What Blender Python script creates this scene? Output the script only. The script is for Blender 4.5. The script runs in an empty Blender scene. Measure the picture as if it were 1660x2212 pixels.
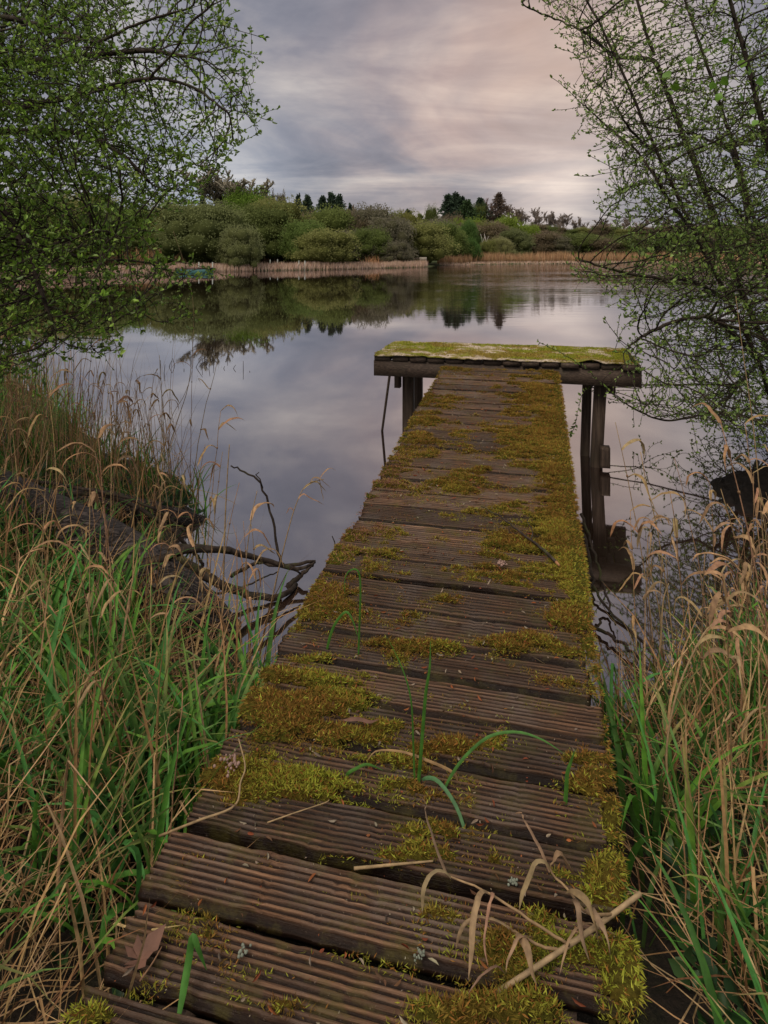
import bpy, math, random
import numpy as np
from mathutils import Vector, kdtree
from math import sin, cos, tan, atan, radians, pi, sqrt
random.seed(7); rng = np.random.default_rng(7)
scene = bpy.context.scene
col = scene.collection

# ------------------------------------------------------------------ camera model (authoring helper: measured rays of the place)
F = 1400.0; HY = 545.0; H = 1.755     # level camera with the lens shifted down
def ray(x, y): return ((x-830)/F, 1.0, -(y-HY)/F)
def Pz(x, y, z=0.0):
    r = ray(x, y); t = (z-H)/r[2]
    return Vector((r[0]*t, r[1]*t, z))
def Pd(x, y, d):
    r = ray(x, y); t = d/r[1]
    return Vector((r[0]*t, d, H+r[2]*t))
def proj(P):
    P = np.asarray(P, float); y = np.maximum(P[..., 1], .3)
    return 830+F*P[..., 0]/y, HY-F*(P[..., 2]-H)/y

# deck frame
O = Vector((-0.499, 1.043, 0.518)); AX = Vector((1.018, 4.337, 0.315)).normalized()
SX = Vector((0.9736, -0.2282, 0.0)).normalized(); DN = SX.cross(AX).normalized()
DW = 0.875
def D(s, t, h=0.0): return O+SX*s+AX*t+DN*h
def Pdeck(x, y, h=0.0):
    r = Vector(ray(x, y)); c = Vector((0, 0, H)); o = O+DN*h
    return c+r*((o-c).dot(DN)/r.dot(DN))

# ------------------------------------------------------------------ noise
def _hash(i, j, seed):
    n = (i*374761393+j*668265263+seed*1442695041) & 0xffffffff
    n = ((n ^ (n >> 13))*1274126177) & 0xffffffff
    return ((n ^ (n >> 16)) & 0xffff)/65535.0
def vnoise(x, y, seed=0):
    x = np.asarray(x, float); y = np.asarray(y, float)
    xi = np.floor(x).astype(np.int64); yi = np.floor(y).astype(np.int64)
    fx = x-xi; fy = y-yi; fx = fx*fx*(3-2*fx); fy = fy*fy*(3-2*fy)
    a = _hash(xi, yi, seed); b = _hash(xi+1, yi, seed); c = _hash(xi, yi+1, seed); d = _hash(xi+1, yi+1, seed)
    return (a*(1-fx)+b*fx)*(1-fy)+(c*(1-fx)+d*fx)*fy
def fbm(x, y, oct=4, seed=0):
    s = 0; a = 0.5; t = 0
    for o in range(oct):
        s = s+a*vnoise(np.asarray(x)*2**o, np.asarray(y)*2**o, seed+o*17); t += a; a *= .5
    return s/t

# ------------------------------------------------------------------ mesh helpers
def mesh_np(name, V, Fc, mat, colr=None, smooth=False, extra=None):
    """V (n,3); Fc = (m,k) array or list of such arrays; colr (n,3) per-vertex colour"""
    if not isinstance(Fc, list): Fc = [Fc]
    Fc = [np.atleast_2d(np.asarray(f, np.int32)) for f in Fc if len(f)]
    me = bpy.data.meshes.new(name)
    V = np.asarray(V, np.float32)
    me.vertices.add(len(V)); me.vertices.foreach_set('co', V.ravel())
    loops = np.concatenate([f.ravel() for f in Fc]); tot = np.concatenate([np.full(len(f), f.shape[1], np.int32) for f in Fc])
    start = np.concatenate([[0], np.cumsum(tot)[:-1]]).astype(np.int32)
    me.loops.add(len(loops)); me.loops.foreach_set('vertex_index', loops)
    me.polygons.add(len(tot)); me.polygons.foreach_set('loop_start', start); me.polygons.foreach_set('loop_total', tot)
    if smooth: me.polygons.foreach_set('use_smooth', np.ones(len(tot), bool))
    if colr is not None:
        a = me.color_attributes.new('col', 'FLOAT_COLOR', 'POINT')
        c = np.ones((len(V), 4), np.float32); c[:, :3] = colr; a.data.foreach_set('color', c.ravel())
    me.update(calc_edges=True)
    me.materials.append(mat)
    return me
def link(name, me, parent=None, **kw):
    o = bpy.data.objects.new(name, me); col.objects.link(o)
    if parent is not None: o.parent = parent
    for k, v in kw.items(): o[k] = v
    return o
def thing(name, label, cat, loc=(0, 0, 0), group=None, rz=0):
    o = bpy.data.objects.new(name, None); col.objects.link(o); o.location = loc; o.rotation_euler = (0, 0, rz)
    o.empty_display_size = .1
    o['label'] = label; o['category'] = cat
    if group: o['group'] = group
    return o
class MB:
    def __init__(s): s.V = []; s.Q = {}; s.C = []; s.n = 0
    def add(s, V, faces, c=None):
        V = np.asarray(V, float)
        for f in faces:
            f = np.asarray(f, int)
            if f.ndim == 1: f = f[None]
            s.Q.setdefault(f.shape[1], []).append(f+s.n)
        s.V.append(V); s.n += len(V)
        s.C.append(np.tile(np.asarray(c if c is not None else (1, 1, 1), float), (len(V), 1)) if np.ndim(c) < 2 else np.asarray(c))
    def tube(s, pts, rad, sides=5, c=None, rough=0.0, caps=True):
        pts = np.asarray([tuple(p) for p in pts], float); n = len(pts)
        rad = np.full(n, rad, float) if np.ndim(rad) == 0 else np.asarray(rad, float)
        tg = np.gradient(pts, axis=0); tg /= np.linalg.norm(tg, axis=1)[:, None]+1e-12
        ref = np.array([0., 0., 1.]) if abs(tg[0][2]) < .9 else np.array([1., 0., 0.])
        u = np.cross(tg, ref); bad = np.linalg.norm(u, axis=1) < 1e-3
        u[bad] = np.cross(tg[bad], [0.31, 0.95, 0.02]); u /= np.linalg.norm(u, axis=1)[:, None]
        for i in range(1, n):
            if np.dot(u[i], u[i-1]) < 0: u[i] = -u[i]
        w = np.cross(tg, u)
        an = np.arange(sides)*2*pi/sides
        rr = rad[:, None]*(1+(rng.random((n, sides))-.5)*rough)
        V = pts[:, None, :]+rr[..., None]*(np.cos(an)[None, :, None]*u[:, None, :]+np.sin(an)[None, :, None]*w[:, None, :])
        i = np.arange(n-1)[:, None]*sides; j = np.arange(sides)[None]; k = (j+1) % sides
        Fq = np.stack([i+j, i+k, i+sides+k, i+sides+j], -1).reshape(-1, 4)
        fs = [Fq]
        if caps and sides > 2: fs += [np.arange(sides)[::-1], np.arange(sides)+(n-1)*sides]
        s.add(V.reshape(-1, 3), fs, c)
    def box(s, M8, c=None):
        s.add(M8, [[[0, 3, 2, 1], [4, 5, 6, 7], [0, 1, 5, 4], [1, 2, 6, 5], [2, 3, 7, 6], [3, 0, 4, 7]]], c)
    def obox(s, o, ax, ay, az, c=None):
        o = np.array(o, float); ax = np.array(ax, float); ay = np.array(ay, float); az = np.array(az, float)
        s.box([o, o+ax, o+ax+ay, o+ay, o+az, o+ax+az, o+ax+ay+az, o+ay+az], c)
    def ribbon(s, pts, wid, side, c=None, fold=0.25):
        """leaf blade: 3 verts per ring, slight V fold"""
        pts = np.asarray([tuple(p) for p in pts], float); n = len(pts); wid = np.asarray(wid, float)
        side = np.asarray(side, float)
        if side.ndim == 1: side = np.tile(side, (n, 1))
        tg = np.gradient(pts, axis=0); nn = np.cross(side, tg); nn /= np.linalg.norm(nn, axis=1)[:, None]+1e-9
        V = np.stack([pts-side*wid[:, None]*.5+nn*wid[:, None]*fold, pts, pts+side*wid[:, None]*.5+nn*wid[:, None]*fold], 1)
        i = np.arange(n-1)*3
        fs = np.concatenate([np.stack([i, i+1, i+4, i+3], -1), np.stack([i+1, i+2, i+5, i+4], -1)])
        s.add(V.reshape(-1, 3), [fs], c)
    def mesh(s, name, mat, smooth=False):
        V = np.concatenate(s.V); C = np.concatenate(s.C)
        return mesh_np(name, V, [np.concatenate(q) for q in s.Q.values()], mat, C, smooth)
def smooth_path(pts, n=24, jit=0.0):
    """Catmull-Rom through points"""
    P = [Vector(p) for p in pts]; P = [P[0]*2-P[1]]+P+[P[-1]*2-P[-2]]
    m = len(P)-3; out = []
    for k in range(n+1):
        u = k/n*m; i = min(int(u), m-1); t = u-i
        a, b, c, d = P[i:i+4]
        q = 0.5*((2*b)+(c-a)*t+(2*a-5*b+4*c-d)*t*t+(3*b-a-3*c+d)*t**3)
        if jit and 0 < k < n: q = q+Vector([(random.random()-.5)*2*jit for _ in range(3)])
        out.append(q)
    return out
def leaves(P, Dr, L, W, colr, fold=.35):
    """folded pointed leaves; P base (n,3), Dr dir (n,3), L,W (n)"""
    n = len(P); Dr = Dr/(np.linalg.norm(Dr, axis=1)[:, None]+1e-9)
    r = rng.normal(size=(n, 3)); s = np.cross(Dr, r); s /= np.linalg.norm(s, axis=1)[:, None]+1e-9; nn = np.cross(s, Dr)
    L = L[:, None]; W = W[:, None]
    b = P; t = P+Dr*L-nn*L*.12
    a1 = P+Dr*L*.35+s*W*.5+nn*W*fold; a2 = P+Dr*L*.7+s*W*.45+nn*W*fold*.8
    c1 = P+Dr*L*.35-s*W*.5+nn*W*fold; c2 = P+Dr*L*.7-s*W*.45+nn*W*fold*.8
    V = np.stack([b, a1, a2, t, c2, c1], 1).reshape(-1, 3)
    i = np.arange(n)*6
    Fq = np.concatenate([np.stack([i, i+1, i+2, i+3], -1), np.stack([i, i+3, i+4, i+5], -1)])
    return V, Fq, np.repeat(colr, 6, axis=0)
def quads(P, Dr, L, W, colr):
    """one diamond quad per leaf"""
    n = len(P); Dr = Dr/(np.linalg.norm(Dr, axis=1)[:, None]+1e-9)
    r = rng.normal(size=(n, 3)); s = np.cross(Dr, r); s /= np.linalg.norm(s, axis=1)[:, None]+1e-9
    L = L[:, None]; W = W[:, None]
    V = np.stack([P, P+Dr*L*.45+s*W*.5, P+Dr*L, P+Dr*L*.45-s*W*.5], 1).reshape(-1, 3)
    return V, (np.arange(n)*4)[:, None]+np.arange(4)[None], np.repeat(colr, 4, axis=0)
def blades(base, head, hgt, lean0, curl, wid, colr, K=7, kink=None):
    """curved grass blades. curl = total pitch change (rad). returns V,F,C"""
    n = len(base); s = np.linspace(0, 1, K)
    p = lean0[:, None]+curl[:, None]*s[None]**1.6
    if kink is not None: p = p+np.where(s[None] > kink[:, None], 1.7, 0.0)
    ds = hgt[:, None]/(K-1)
    hx = np.cumsum(np.sin(p)*ds, 1)-np.sin(p[:, :1])*ds; hz = np.cumsum(np.cos(p)*ds, 1)-np.cos(p[:, :1])*ds
    tw = head[:, None]+(rng.random((n, 1))-.5)*1.2*s[None]
    cx = base[:, None, 0]+hx*np.cos(tw); cy = base[:, None, 1]+hx*np.sin(tw); cz = base[:, None, 2]+hz
    w = wid[:, None]*np.clip(np.minimum(.55+1.2*s, 1)*(1-s**3), .02, 1)[None]
    sa = head+pi/2+(rng.random(n)-.5)*1.6
    sx = np.cos(sa)[:, None]*w*.5; sy = np.sin(sa)[:, None]*w*.5
    c = np.stack([cx, cy, cz], -1)
    sd = np.stack([sx, sy, np.zeros_like(sx)], -1)
    up = np.stack([-np.cos(tw)*np.cos(p), -np.sin(tw)*np.cos(p), np.sin(p)], -1)*w[..., None]*.22
    V = np.stack([c-sd+up, c, c+sd+up], 2).reshape(-1, 3)
    i = (np.arange(n)[:, None]*K*3+np.arange(K-1)[None]*3).ravel()
    Fq = np.concatenate([np.stack([i, i+1, i+4, i+3], -1), np.stack([i+1, i+2, i+5, i+4], -1)])
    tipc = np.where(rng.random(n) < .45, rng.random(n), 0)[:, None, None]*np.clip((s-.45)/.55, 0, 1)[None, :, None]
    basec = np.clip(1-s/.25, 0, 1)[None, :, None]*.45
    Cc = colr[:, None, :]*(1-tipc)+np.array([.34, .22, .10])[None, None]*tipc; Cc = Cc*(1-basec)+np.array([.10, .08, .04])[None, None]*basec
    C = np.repeat(Cc.reshape(-1, 3), 3, axis=0)
    return V, Fq, C
def vary(base, n, v=.25, h=.1):
    b = np.tile(np.asarray(base, float), (n, 1))*(1+(rng.random((n, 1))-.5)*2*v)*(1+(rng.random((n, 3))-.5)*2*h)
    return np.clip(b, 0, 1)
def mixpal(pal, n, v=.2, h=.06):
    pal = np.asarray(pal, float); return np.clip(pal[rng.integers(0, len(pal), n)]*(1+(rng.random((n, 1))-.5)*2*v)*(1+(rng.random((n, 3))-.5)*2*h), 0, 1)

# ------------------------------------------------------------------ materials
class NT:
    def __init__(s, name):
        s.m = bpy.data.materials.new(name); s.m.use_nodes = True; s.t = s.m.node_tree; s.n = s.t.nodes; s.l = s.t.links
        s.n.clear(); s.out = s.n.new('ShaderNodeOutputMaterial')
    def N(s, typ, **kw):
        nd = s.n.new(typ)
        for k, v in kw.items():
            if k.startswith('i_'):
                key = k[2:].replace('_', ' '); nd.inputs[key].default_value = v
            else: setattr(nd, k, v)
        return nd
    def L(s, a, b): s.l.new(a, b)
    def coord(s, kind='Object', scale=(1, 1, 1)):
        tc = s.N('ShaderNodeTexCoord'); mp = s.N('ShaderNodeMapping'); mp.inputs['Scale'].default_value = scale
        s.L(tc.outputs[kind], mp.inputs['Vector']); return mp.outputs[0]
    def noise(s, vec, scale, detail=4, rough=.55, dist=0):
        n = s.N('ShaderNodeTexNoise'); n.inputs['Scale'].default_value = scale; n.inputs['Detail'].default_value = detail
        n.inputs['Roughness'].default_value = rough; n.inputs['Distortion'].default_value = dist
        s.L(vec, n.inputs['Vector']); return n.outputs['Fac']
    def ramp(s, fac, stops):
        r = s.N('ShaderNodeValToRGB'); e = r.color_ramp.elements
        while len(e) < len(stops): e.new(.5)
        for k, (p, c) in enumerate(stops): e[k].position = p; e[k].color = (*c, 1) if len(c) == 3 else c
        s.L(fac, r.inputs[0]); return r.outputs[0]
    def mix(s, fac, a, b, mode='MIX'):
        m = s.N('ShaderNodeMix', data_type='RGBA', blend_type=mode)
        for sock, v in ((m.inputs[0], fac), (m.inputs[6], a), (m.inputs[7], b)):
            if isinstance(v, (int, float)): sock.default_value = v
            elif isinstance(v, tuple): sock.default_value = (*v, 1) if len(v) == 3 else v
            else: s.L(v, sock)
        return m.outputs[2]
    def math(s, op, a, b=0.0, clamp=False):
        m = s.N('ShaderNodeMath', operation=op, use_clamp=clamp)
        for sock, v in ((m.inputs[0], a), (m.inputs[1], b)):
            if isinstance(v, (int, float)): sock.default_value = v
            else: s.L(v, sock)
        return m.outputs[0]
    def attr(s, name='col', out='Color'):
        a = s.N('ShaderNodeAttribute'); a.attribute_name = name; return a.outputs[out]
    def bsdf(s, colr, rough=.7, bump=None, bstr=.3, bdist=.01, spec=.3, transl=0, coat=0):
        b = s.N('ShaderNodeBsdfPrincipled')
        if isinstance(colr, tuple): b.inputs['Base Color'].default_value = (*colr, 1)
        else: s.L(colr, b.inputs['Base Color'])
        if isinstance(rough, (int, float)): b.inputs['Roughness'].default_value = rough
        else: s.L(rough, b.inputs['Roughness'])
        b.inputs['Specular IOR Level'].default_value = spec; b.inputs['Coat Weight'].default_value = coat
        if bump is not None:
            bp = s.N('ShaderNodeBump'); bp.inputs['Strength'].default_value = bstr; bp.inputs['Distance'].default_value = bdist
            s.L(bump, bp.inputs['Height']); s.L(bp.outputs[0], b.inputs['Normal'])
        if transl:
            t = s.N('ShaderNodeBsdfTranslucent'); mx = s.N('ShaderNodeMixShader'); mx.inputs[0].default_value = transl
            if isinstance(colr, tuple): t.inputs[0].default_value = (*colr, 1)
            else: s.L(colr, t.inputs[0])
            s.L(b.outputs[0], mx.inputs[1]); s.L(t.outputs[0], mx.inputs[2]); s.L(mx.outputs[0], s.out.inputs[0])
        else: s.L(b.outputs[0], s.out.inputs[0])
        return b
def mat_col(name, rough=.6, transl=0.25, spec=.3, nscale=0, objcol=False):
    t = NT(name); c = t.attr()
    if nscale:
        n = t.noise(t.coord(), nscale, 3); c = t.mix(.8, c, t.ramp(n, [(.25, (.45, .45, .45)), (.75, (1.35, 1.35, 1.3))]), 'MULTIPLY')
    if objcol:
        oi = t.N('ShaderNodeObjectInfo'); c = t.mix(1.0, c, oi.outputs['Color'], 'MULTIPLY'); vs_ = t.N('ShaderNodeVectorMath', operation='SCALE'); t.L(c, vs_.inputs[0]); vs_.inputs['Scale'].default_value = 2.3; c = vs_.outputs[0]
    t.bsdf(c, rough, spec=spec, transl=transl); return t.m
M_grass = mat_col('green_blade', .6, .3, .2, 40)
M_straw = mat_col('dry_straw', .7, .2, .25, 60)
M_leaf = mat_col('young_leaf', .45, .35, .4)
M_moss = mat_col('moss_shoots', .85, .3, .1)
M_farleaf = mat_col('far_foliage', .8, .45, .1, 0, True)
M_farwood = mat_col('far_branches', .9, .2, .1, 0, True)
M_reed = mat_col('far_reeds', .8, .25, .1)

t = NT('bark'); v = t.coord(scale=(1, 1, 1)); n = t.noise(v, 30, 5)
c = t.ramp(n, [(.3, (.012, .009, .007)), (.6, (.045, .033, .026)), (.8, (.085, .075, .055))])
n2 = t.noise(v, 9, 4); c = t.mix(t.ramp(n2, [(.52, (0, 0, 0)), (.66, (.8, .8, .8))]), c, (.05, .055, .02))
t.bsdf(c, .85, bump=n, bstr=.6, bdist=.006, spec=.2); M_bark = t.m

t = NT('log_bark'); v = t.coord(scale=(1, 1, 1)); vo = t.N('ShaderNodeTexVoronoi'); vo.feature = 'DISTANCE_TO_EDGE'; vo.inputs['Scale'].default_value = 22
mp = t.coord(scale=(.55, 1.6, 1)); dn = t.N('ShaderNodeTexNoise'); dn.inputs['Scale'].default_value = 9; t.L(mp, dn.inputs['Vector'])
mx = t.mix(.25, mp, dn.outputs['Color']); t.L(mx, vo.inputs['Vector'])
n = t.noise(v, 45, 5); e = t.math('MULTIPLY', vo.outputs['Distance'], 5.0, True)
c = t.mix(e, (.006, .004, .004), t.ramp(n, [(.3, (.022, .016, .014)), (.6, (.05, .038, .034)), (.85, (.11, .095, .09))]))
hgt = t.math('ADD', e, t.math('MULTIPLY', n, .5)); t.bsdf(c, .62, bump=hgt, bstr=.9, bdist=.012, spec=.35); M_log = t.m

# deck wood: attribute col.r = ridge height, col.g = plank tone
t = NT('grooved_deck_wood'); a = t.N('ShaderNodeAttribute'); a.attribute_name = 'col'
sp = t.N('ShaderNodeSeparateColor'); t.L(a.outputs['Color'], sp.inputs[0])
tc = t.N('ShaderNodeTexCoord'); mp = t.N('ShaderNodeMapping'); mp.inputs['Rotation'].default_value = (0, 0, radians(13.2)); t.L(tc.outputs['Object'], mp.inputs[0])
mg = t.N('ShaderNodeMapping'); mg.inputs['Scale'].default_value = (2.2, 70, 70); t.L(mp.outputs[0], mg.inputs[0])
grain = t.noise(mg.outputs[0], 1.6, 6, .65, .4); blot = t.noise(mp.outputs[0], 9, 5, .6); fine = t.noise(mp.outputs[0], 160, 3, .6)
brown = t.ramp(grain, [(.30, (.014, .006, .002)), (.46, (.045, .022, .011)), (.64, (.125, .068, .038)), (.82, (.33, .22, .145))])
alg = t.ramp(blot, [(.35, (.018, .012, .009)), (.65, (.064, .046, .036))])
rf = t.math('MULTIPLY', t.ramp(sp.outputs[0], [(.35, (0, 0, 0)), (.85, (1, 1, 1))]), t.ramp(blot, [(.36, (.05, .05, .05)), (.66, (.9, .9, .9))]))
c = t.mix(rf, brown, alg)
c = t.mix(t.ramp(sp.outputs[0], [(.0, (1, 1, 1)), (.55, (.92, .92, .92)), (.9, (0, 0, 0))]), c, (.006, .003, .002))  # shade in the grooves and on plank sides is painted into the colour
green = t.ramp(t.noise(mp.outputs[0], 14, 5, .7), [(.5, (0, 0, 0)), (.68, (.55, .55, .55))])
c = t.mix(green, c, (.045, .038, .008))
c = t.mix(t.ramp(fine, [(.66, (0, 0, 0)), (.76, (.5, .5, .5))]), c, (.16, .12, .09))
tone = t.N('ShaderNodeVectorMath', operation='SCALE'); t.L(c, tone.inputs[0]); t.L(t.math('MULTIPLY', sp.outputs[1], 1.25), tone.inputs['Scale'])
ro = t.ramp(blot, [(.3, (.62, .62, .62)), (.7, (.4, .4, .4))])
t.bsdf(tone.outputs[0], ro, bump=t.math('ADD', grain, t.math('MULTIPLY', fine, .4)), bstr=.8, bdist=.005, spec=.16); M_deck = t.m

def timber(name, sc3):
    t = NT(name); v = t.coord(scale=(1, 1, 1)); vg = t.coord(scale=sc3); g = t.noise(vg, 1.5, 5, .6, .3)
    c = t.ramp(g, [(.3, (.025, .017, .013)), (.55, (.075, .053, .040)), (.78, (.17, .125, .09))])
    c = t.mix(t.ramp(t.noise(v, 6, 4), [(.5, (0, 0, 0)), (.7, (.5, .5, .5))]), c, (.05, .045, .028))
    t.bsdf(c, .75, bump=g, bstr=.3, bdist=.003); return t.m
M_timber = timber('weathered_timber', (3, 110, 130)); M_postwood = timber('upright_timber', (45, 45, 2.5))

t = NT('mossy_felt'); v = t.coord(); n = t.noise(v, 7, 6, .65); n2 = t.noise(v, 60, 4)
c = t.ramp(n, [(.44, (.46, .38, .30)), (.51, (.22, .18, .05)), (.62, (.19, .20, .03)), (.75, (.09, .09, .02))])
c = t.mix(.7, c, t.ramp(n2, [(.3, (.4, .4, .4)), (.7, (1.4, 1.4, 1.4))]), 'MULTIPLY')
t.bsdf(c, .95, bump=n2, bstr=1, bdist=.012, spec=.1); M_felt = t.m

t = NT('moss_cushion'); v = t.coord(); n = t.noise(v, 90, 4); n1 = t.noise(v, 6, 3)
c = t.mix(.9, t.ramp(n1, [(.35, (.07, .045, .008)), (.65, (.055, .06, .009))]), t.ramp(n, [(.3, (.3, .3, .3)), (.7, (1.3, 1.3, 1.3))]), 'MULTIPLY')
t.bsdf(c, .95, bump=n, bstr=1, bdist=.01, spec=.05); M_cushion = t.m

t = NT('ground_mud_and_turf'); v = t.coord(); n = t.noise(v, 5, 6, .6); n2 = t.noise(v, 45, 5, .7)
near = t.mix(t.ramp(n, [(.5, (0, 0, 0)), (.65, (1, 1, 1))]), t.ramp(n2, [(.3, (.006, .005, .004)), (.7, (.04, .028, .02))]), t.ramp(n2, [(.35, (.012, .016, .004)), (.75, (.05, .055, .015))]))
nf = t.noise(v, .12, 6, .65); far = t.ramp(nf, [(.35, (.035, .03, .015)), (.55, (.04, .055, .015)), (.7, (.06, .075, .025))])
sx = t.N('ShaderNodeSeparateXYZ'); t.L(v, sx.inputs[0])
f = t.math('MULTIPLY_ADD', sx.outputs[1], .05, True); f.node.inputs[2].default_value = -1.0
c = t.mix(f, near, far); t.bsdf(c, .8, bump=n2, bstr=.8, bdist=.03, spec=.3); M_ground = t.m

# water
t = NT('lake_water'); v = t.coord(); sx = t.N('ShaderNodeSeparateXYZ'); t.L(v, sx.inputs[0])
def sstep(t, val, a, b):
    m = t.N('ShaderNodeMapRange'); m.interpolation_type = 'SMOOTHSTEP'; m.inputs[1].default_value = a; m.inputs[2].default_value = b; t.L(val, m.inputs[0]); return m.outputs[0]
vr = t.N('ShaderNodeMapping'); vr.inputs['Scale'].default_value = (.42, 1.5, 1); t.L(v, vr.inputs[0])
r1 = t.noise(vr.outputs[0], 1.3, 4, .55, .3)
vs = t.N('ShaderNodeMapping'); vs.inputs['Scale'].default_value = (.10, .16, 1); t.L(v, vs.inputs[0])
r2 = t.noise(vs.outputs[0], 1.0, 2, .5)
vf = t.N('ShaderNodeMapping'); vf.inputs['Scale'].default_value = (1.6, 4.5, 1); t.L(v, vf.inputs[0])
r3 = t.noise(vf.outputs[0], 1.0, 2, .5)
far = sstep(t, sx.outputs[1], 12, 45)
rat = t.math('DIVIDE', sx.outputs[0], sx.outputs[1]); right = sstep(t, rat, -.02, .16)
patch = t.ramp(r2, [(.35, (.25, .25, .25)), (.6, (1, 1, 1))])
amp = t.math('MULTIPLY', t.math('MULTIPLY', far, right), patch)
amp = t.math('MULTIPLY_ADD', amp, 1.3); amp.node.inputs[2].default_value = 0.0012
nf_ = t.math('MULTIPLY_ADD', far, .004); nf_.node.inputs[2].default_value = .004; near = t.math('MULTIPLY', r3, nf_)
h = t.math('ADD', t.math('MULTIPLY', r1, amp), near)
bp = t.N('ShaderNodeBump'); bp.inputs['Strength'].default_value = .35; bp.inputs['Distance'].default_value = .10; t.L(h, bp.inputs['Height'])
gl = t.N('ShaderNodeBsdfGlossy'); gl.inputs['Color'].default_value = (.86, .85, .87, 1); gl.inputs['Roughness'].default_value = .025; t.L(bp.outputs[0], gl.inputs['Normal'])
df = t.N('ShaderNodeBsdfDiffuse'); bn = t.noise(v, .9, 4, .6, .5)
t.L(t.ramp(bn, [(.4, (.030, .016, .011)), (.7, (.036, .027, .020))]), df.inputs['Color'])
lw = t.N('ShaderNodeLayerWeight'); lw.inputs['Blend'].default_value = .5
fac = t.ramp(lw.outputs['Facing'], [(0.0, (.30, .30, .30)), (.45, (.42, .42, .42)), (.72, (.66, .66, .66)), (1.0, (.97, .97, .97))])
mx = t.N('ShaderNodeMixShader'); t.L(fac, mx.inputs[0]); t.L(df.outputs[0], mx.inputs[1]); t.L(gl.outputs[0], mx.inputs[2]); t.L(mx.outputs[0], t.out.inputs[0]); M_water = t.m

def flat(name, c, rough=.6, spec=.3, nscale=20, amt=.5):
    t = NT(name); n = t.noise(t.coord(), nscale, 4)
    t.bsdf(t.mix(amt, c, t.ramp(n, [(.3, (.4, .4, .4)), (.7, (1.4, 1.4, 1.4))]), 'MULTIPLY'), rough, spec=spec, bump=n, bstr=.2, bdist=.005); return t.m
M_teal = flat('faded_teal_paint', (.028, .105, .11), .6, .3, 3)
M_brownboard = flat('brown_board', (.13, .085, .075), .8, .2, 2)
M_post = flat('pale_post', (.30, .33, .30), .8, .2, 3)
M_roof = flat('old_roof', (.10, .06, .05), .9, .1, .5)
M_gable = flat('pale_render', (.30, .27, .22), .9, .1, .5)
M_mud = flat('wet_peat', (.010, .008, .007), .85, .15, 25, .9)
M_deadleaf = flat('dead_leaf', (.12, .06, .04), .7, .3, 40)
M_seed = flat('dry_seed_head', (.26, .17, .14), .8, .2, 120)
M_cone = flat('lichen', (.17, .19, .15), .9, .1, 80)

# ------------------------------------------------------------------ world
w = bpy.data.worlds.new('World'); scene.world = w; w.use_nodes = True
class WT(NT):
    def __init__(s, w): s.t = w.node_tree; s.n = s.t.nodes; s.l = s.t.links; s.n.clear(); s.out = s.n.new('ShaderNodeOutputWorld')
t = WT(w)
SUN_EL = radians(48); SUN_AZ = radians(215)   # azimuth clockwise from +Y
tc = t.N('ShaderNodeTexCoord'); dirv = tc.outputs['Generated']
sep = t.N('ShaderNodeSeparateXYZ'); t.L(dirv, sep.inputs[0]); dz = sep.outputs[2]
zc = t.math('ADD', t.math('MAXIMUM', dz, 0.0), .11)
px = t.math('DIVIDE', sep.outputs[0], zc); py = t.math('DIVIDE', sep.outputs[1], zc)
cb = t.N('ShaderNodeCombineXYZ'); t.L(px, cb.inputs[0]); t.L(py, cb.inputs[1])
mp = t.N('ShaderNodeMapping'); mp.inputs['Rotation'].default_value = (0, 0, radians(-24)); mp.inputs['Scale'].default_value = (.5, .95, 1); mp.inputs['Location'].default_value = (3.1, 1.7, 0); t.L(cb.outputs[0], mp.inputs[0])
n1 = t.noise(mp.outputs[0], 1.0, 8, .6, .9)
mp2 = t.N('ShaderNodeMapping'); mp2.inputs['Rotation'].default_value = (0, 0, radians(20)); mp2.inputs['Scale'].default_value = (.8, .5, 1); t.L(cb.outputs[0], mp2.inputs[0])
n2 = t.noise(mp2.outputs[0], 1.1, 5, .55, .8)
mp3 = t.N('ShaderNodeMapping'); mp3.inputs['Scale'].default_value = (3.2, 3.2, 9.0); mp3.inputs['Rotation'].default_value = (0, radians(14), 0); mp3.inputs['Location'].default_value = (.7, 0, 2.3); t.L(dirv, mp3.inputs[0])
n4 = t.noise(mp3.outputs[0], 1.0, 6, .55, .6)
nn = t.math('ADD', t.math('ADD', t.math('MULTIPLY', n1, .38), t.math('MULTIPLY', n2, .20)), t.math('MULTIPLY', n4, .42))
cloud = t.ramp(nn, [(.41, (.165, .174, .22)), (.475, (.235, .237, .28)), (.53, (.34, .325, .345)), (.60, (.50, .465, .45))])
def glow(cx, cy, sharp):
    r = Vector(ray(cx, cy)).normalized(); d = t.N('ShaderNodeVectorMath', operation='DOT_PRODUCT'); t.L(dirv, d.inputs[0]); d.inputs[1].default_value = r
    return t.math('POWER', t.math('MAXIMUM', d.outputs['Value'], 0.0), sharp)
g1 = glow(1130, 130, 26); g1b = glow(1260, 130, 90); g2 = glow(1200, 418, 330); g3 = glow(470, 415, 160); g4 = glow(960, 200, 60)
def addc(c, g, colr, amt=1.0):
    g = t.math('MULTIPLY', g, amt); v = t.N('ShaderNodeVectorMath', operation='SCALE'); v.inputs[0].default_value = colr; t.L(g, v.inputs['Scale'])
    a = t.N('ShaderNodeVectorMath', operation='ADD'); t.L(c, a.inputs[0]); t.L(v.outputs[0], a.inputs[1]); return a.outputs[0]
wisp = t.ramp(n2, [(.38, (.35, .35, .35)), (.6, (1, 1, 1))])
c = addc(cloud, t.math('MULTIPLY', g1, wisp), (.12, .055, .015)); c = addc(c, t.math('MULTIPLY', g4, wisp), (.15, .075, .03)); c = addc(c, g1b, (.20, .12, .05)); c = addc(c, g2, (.27, .22, .18)); c = addc(c, g3, (.07, .10, .13))
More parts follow.
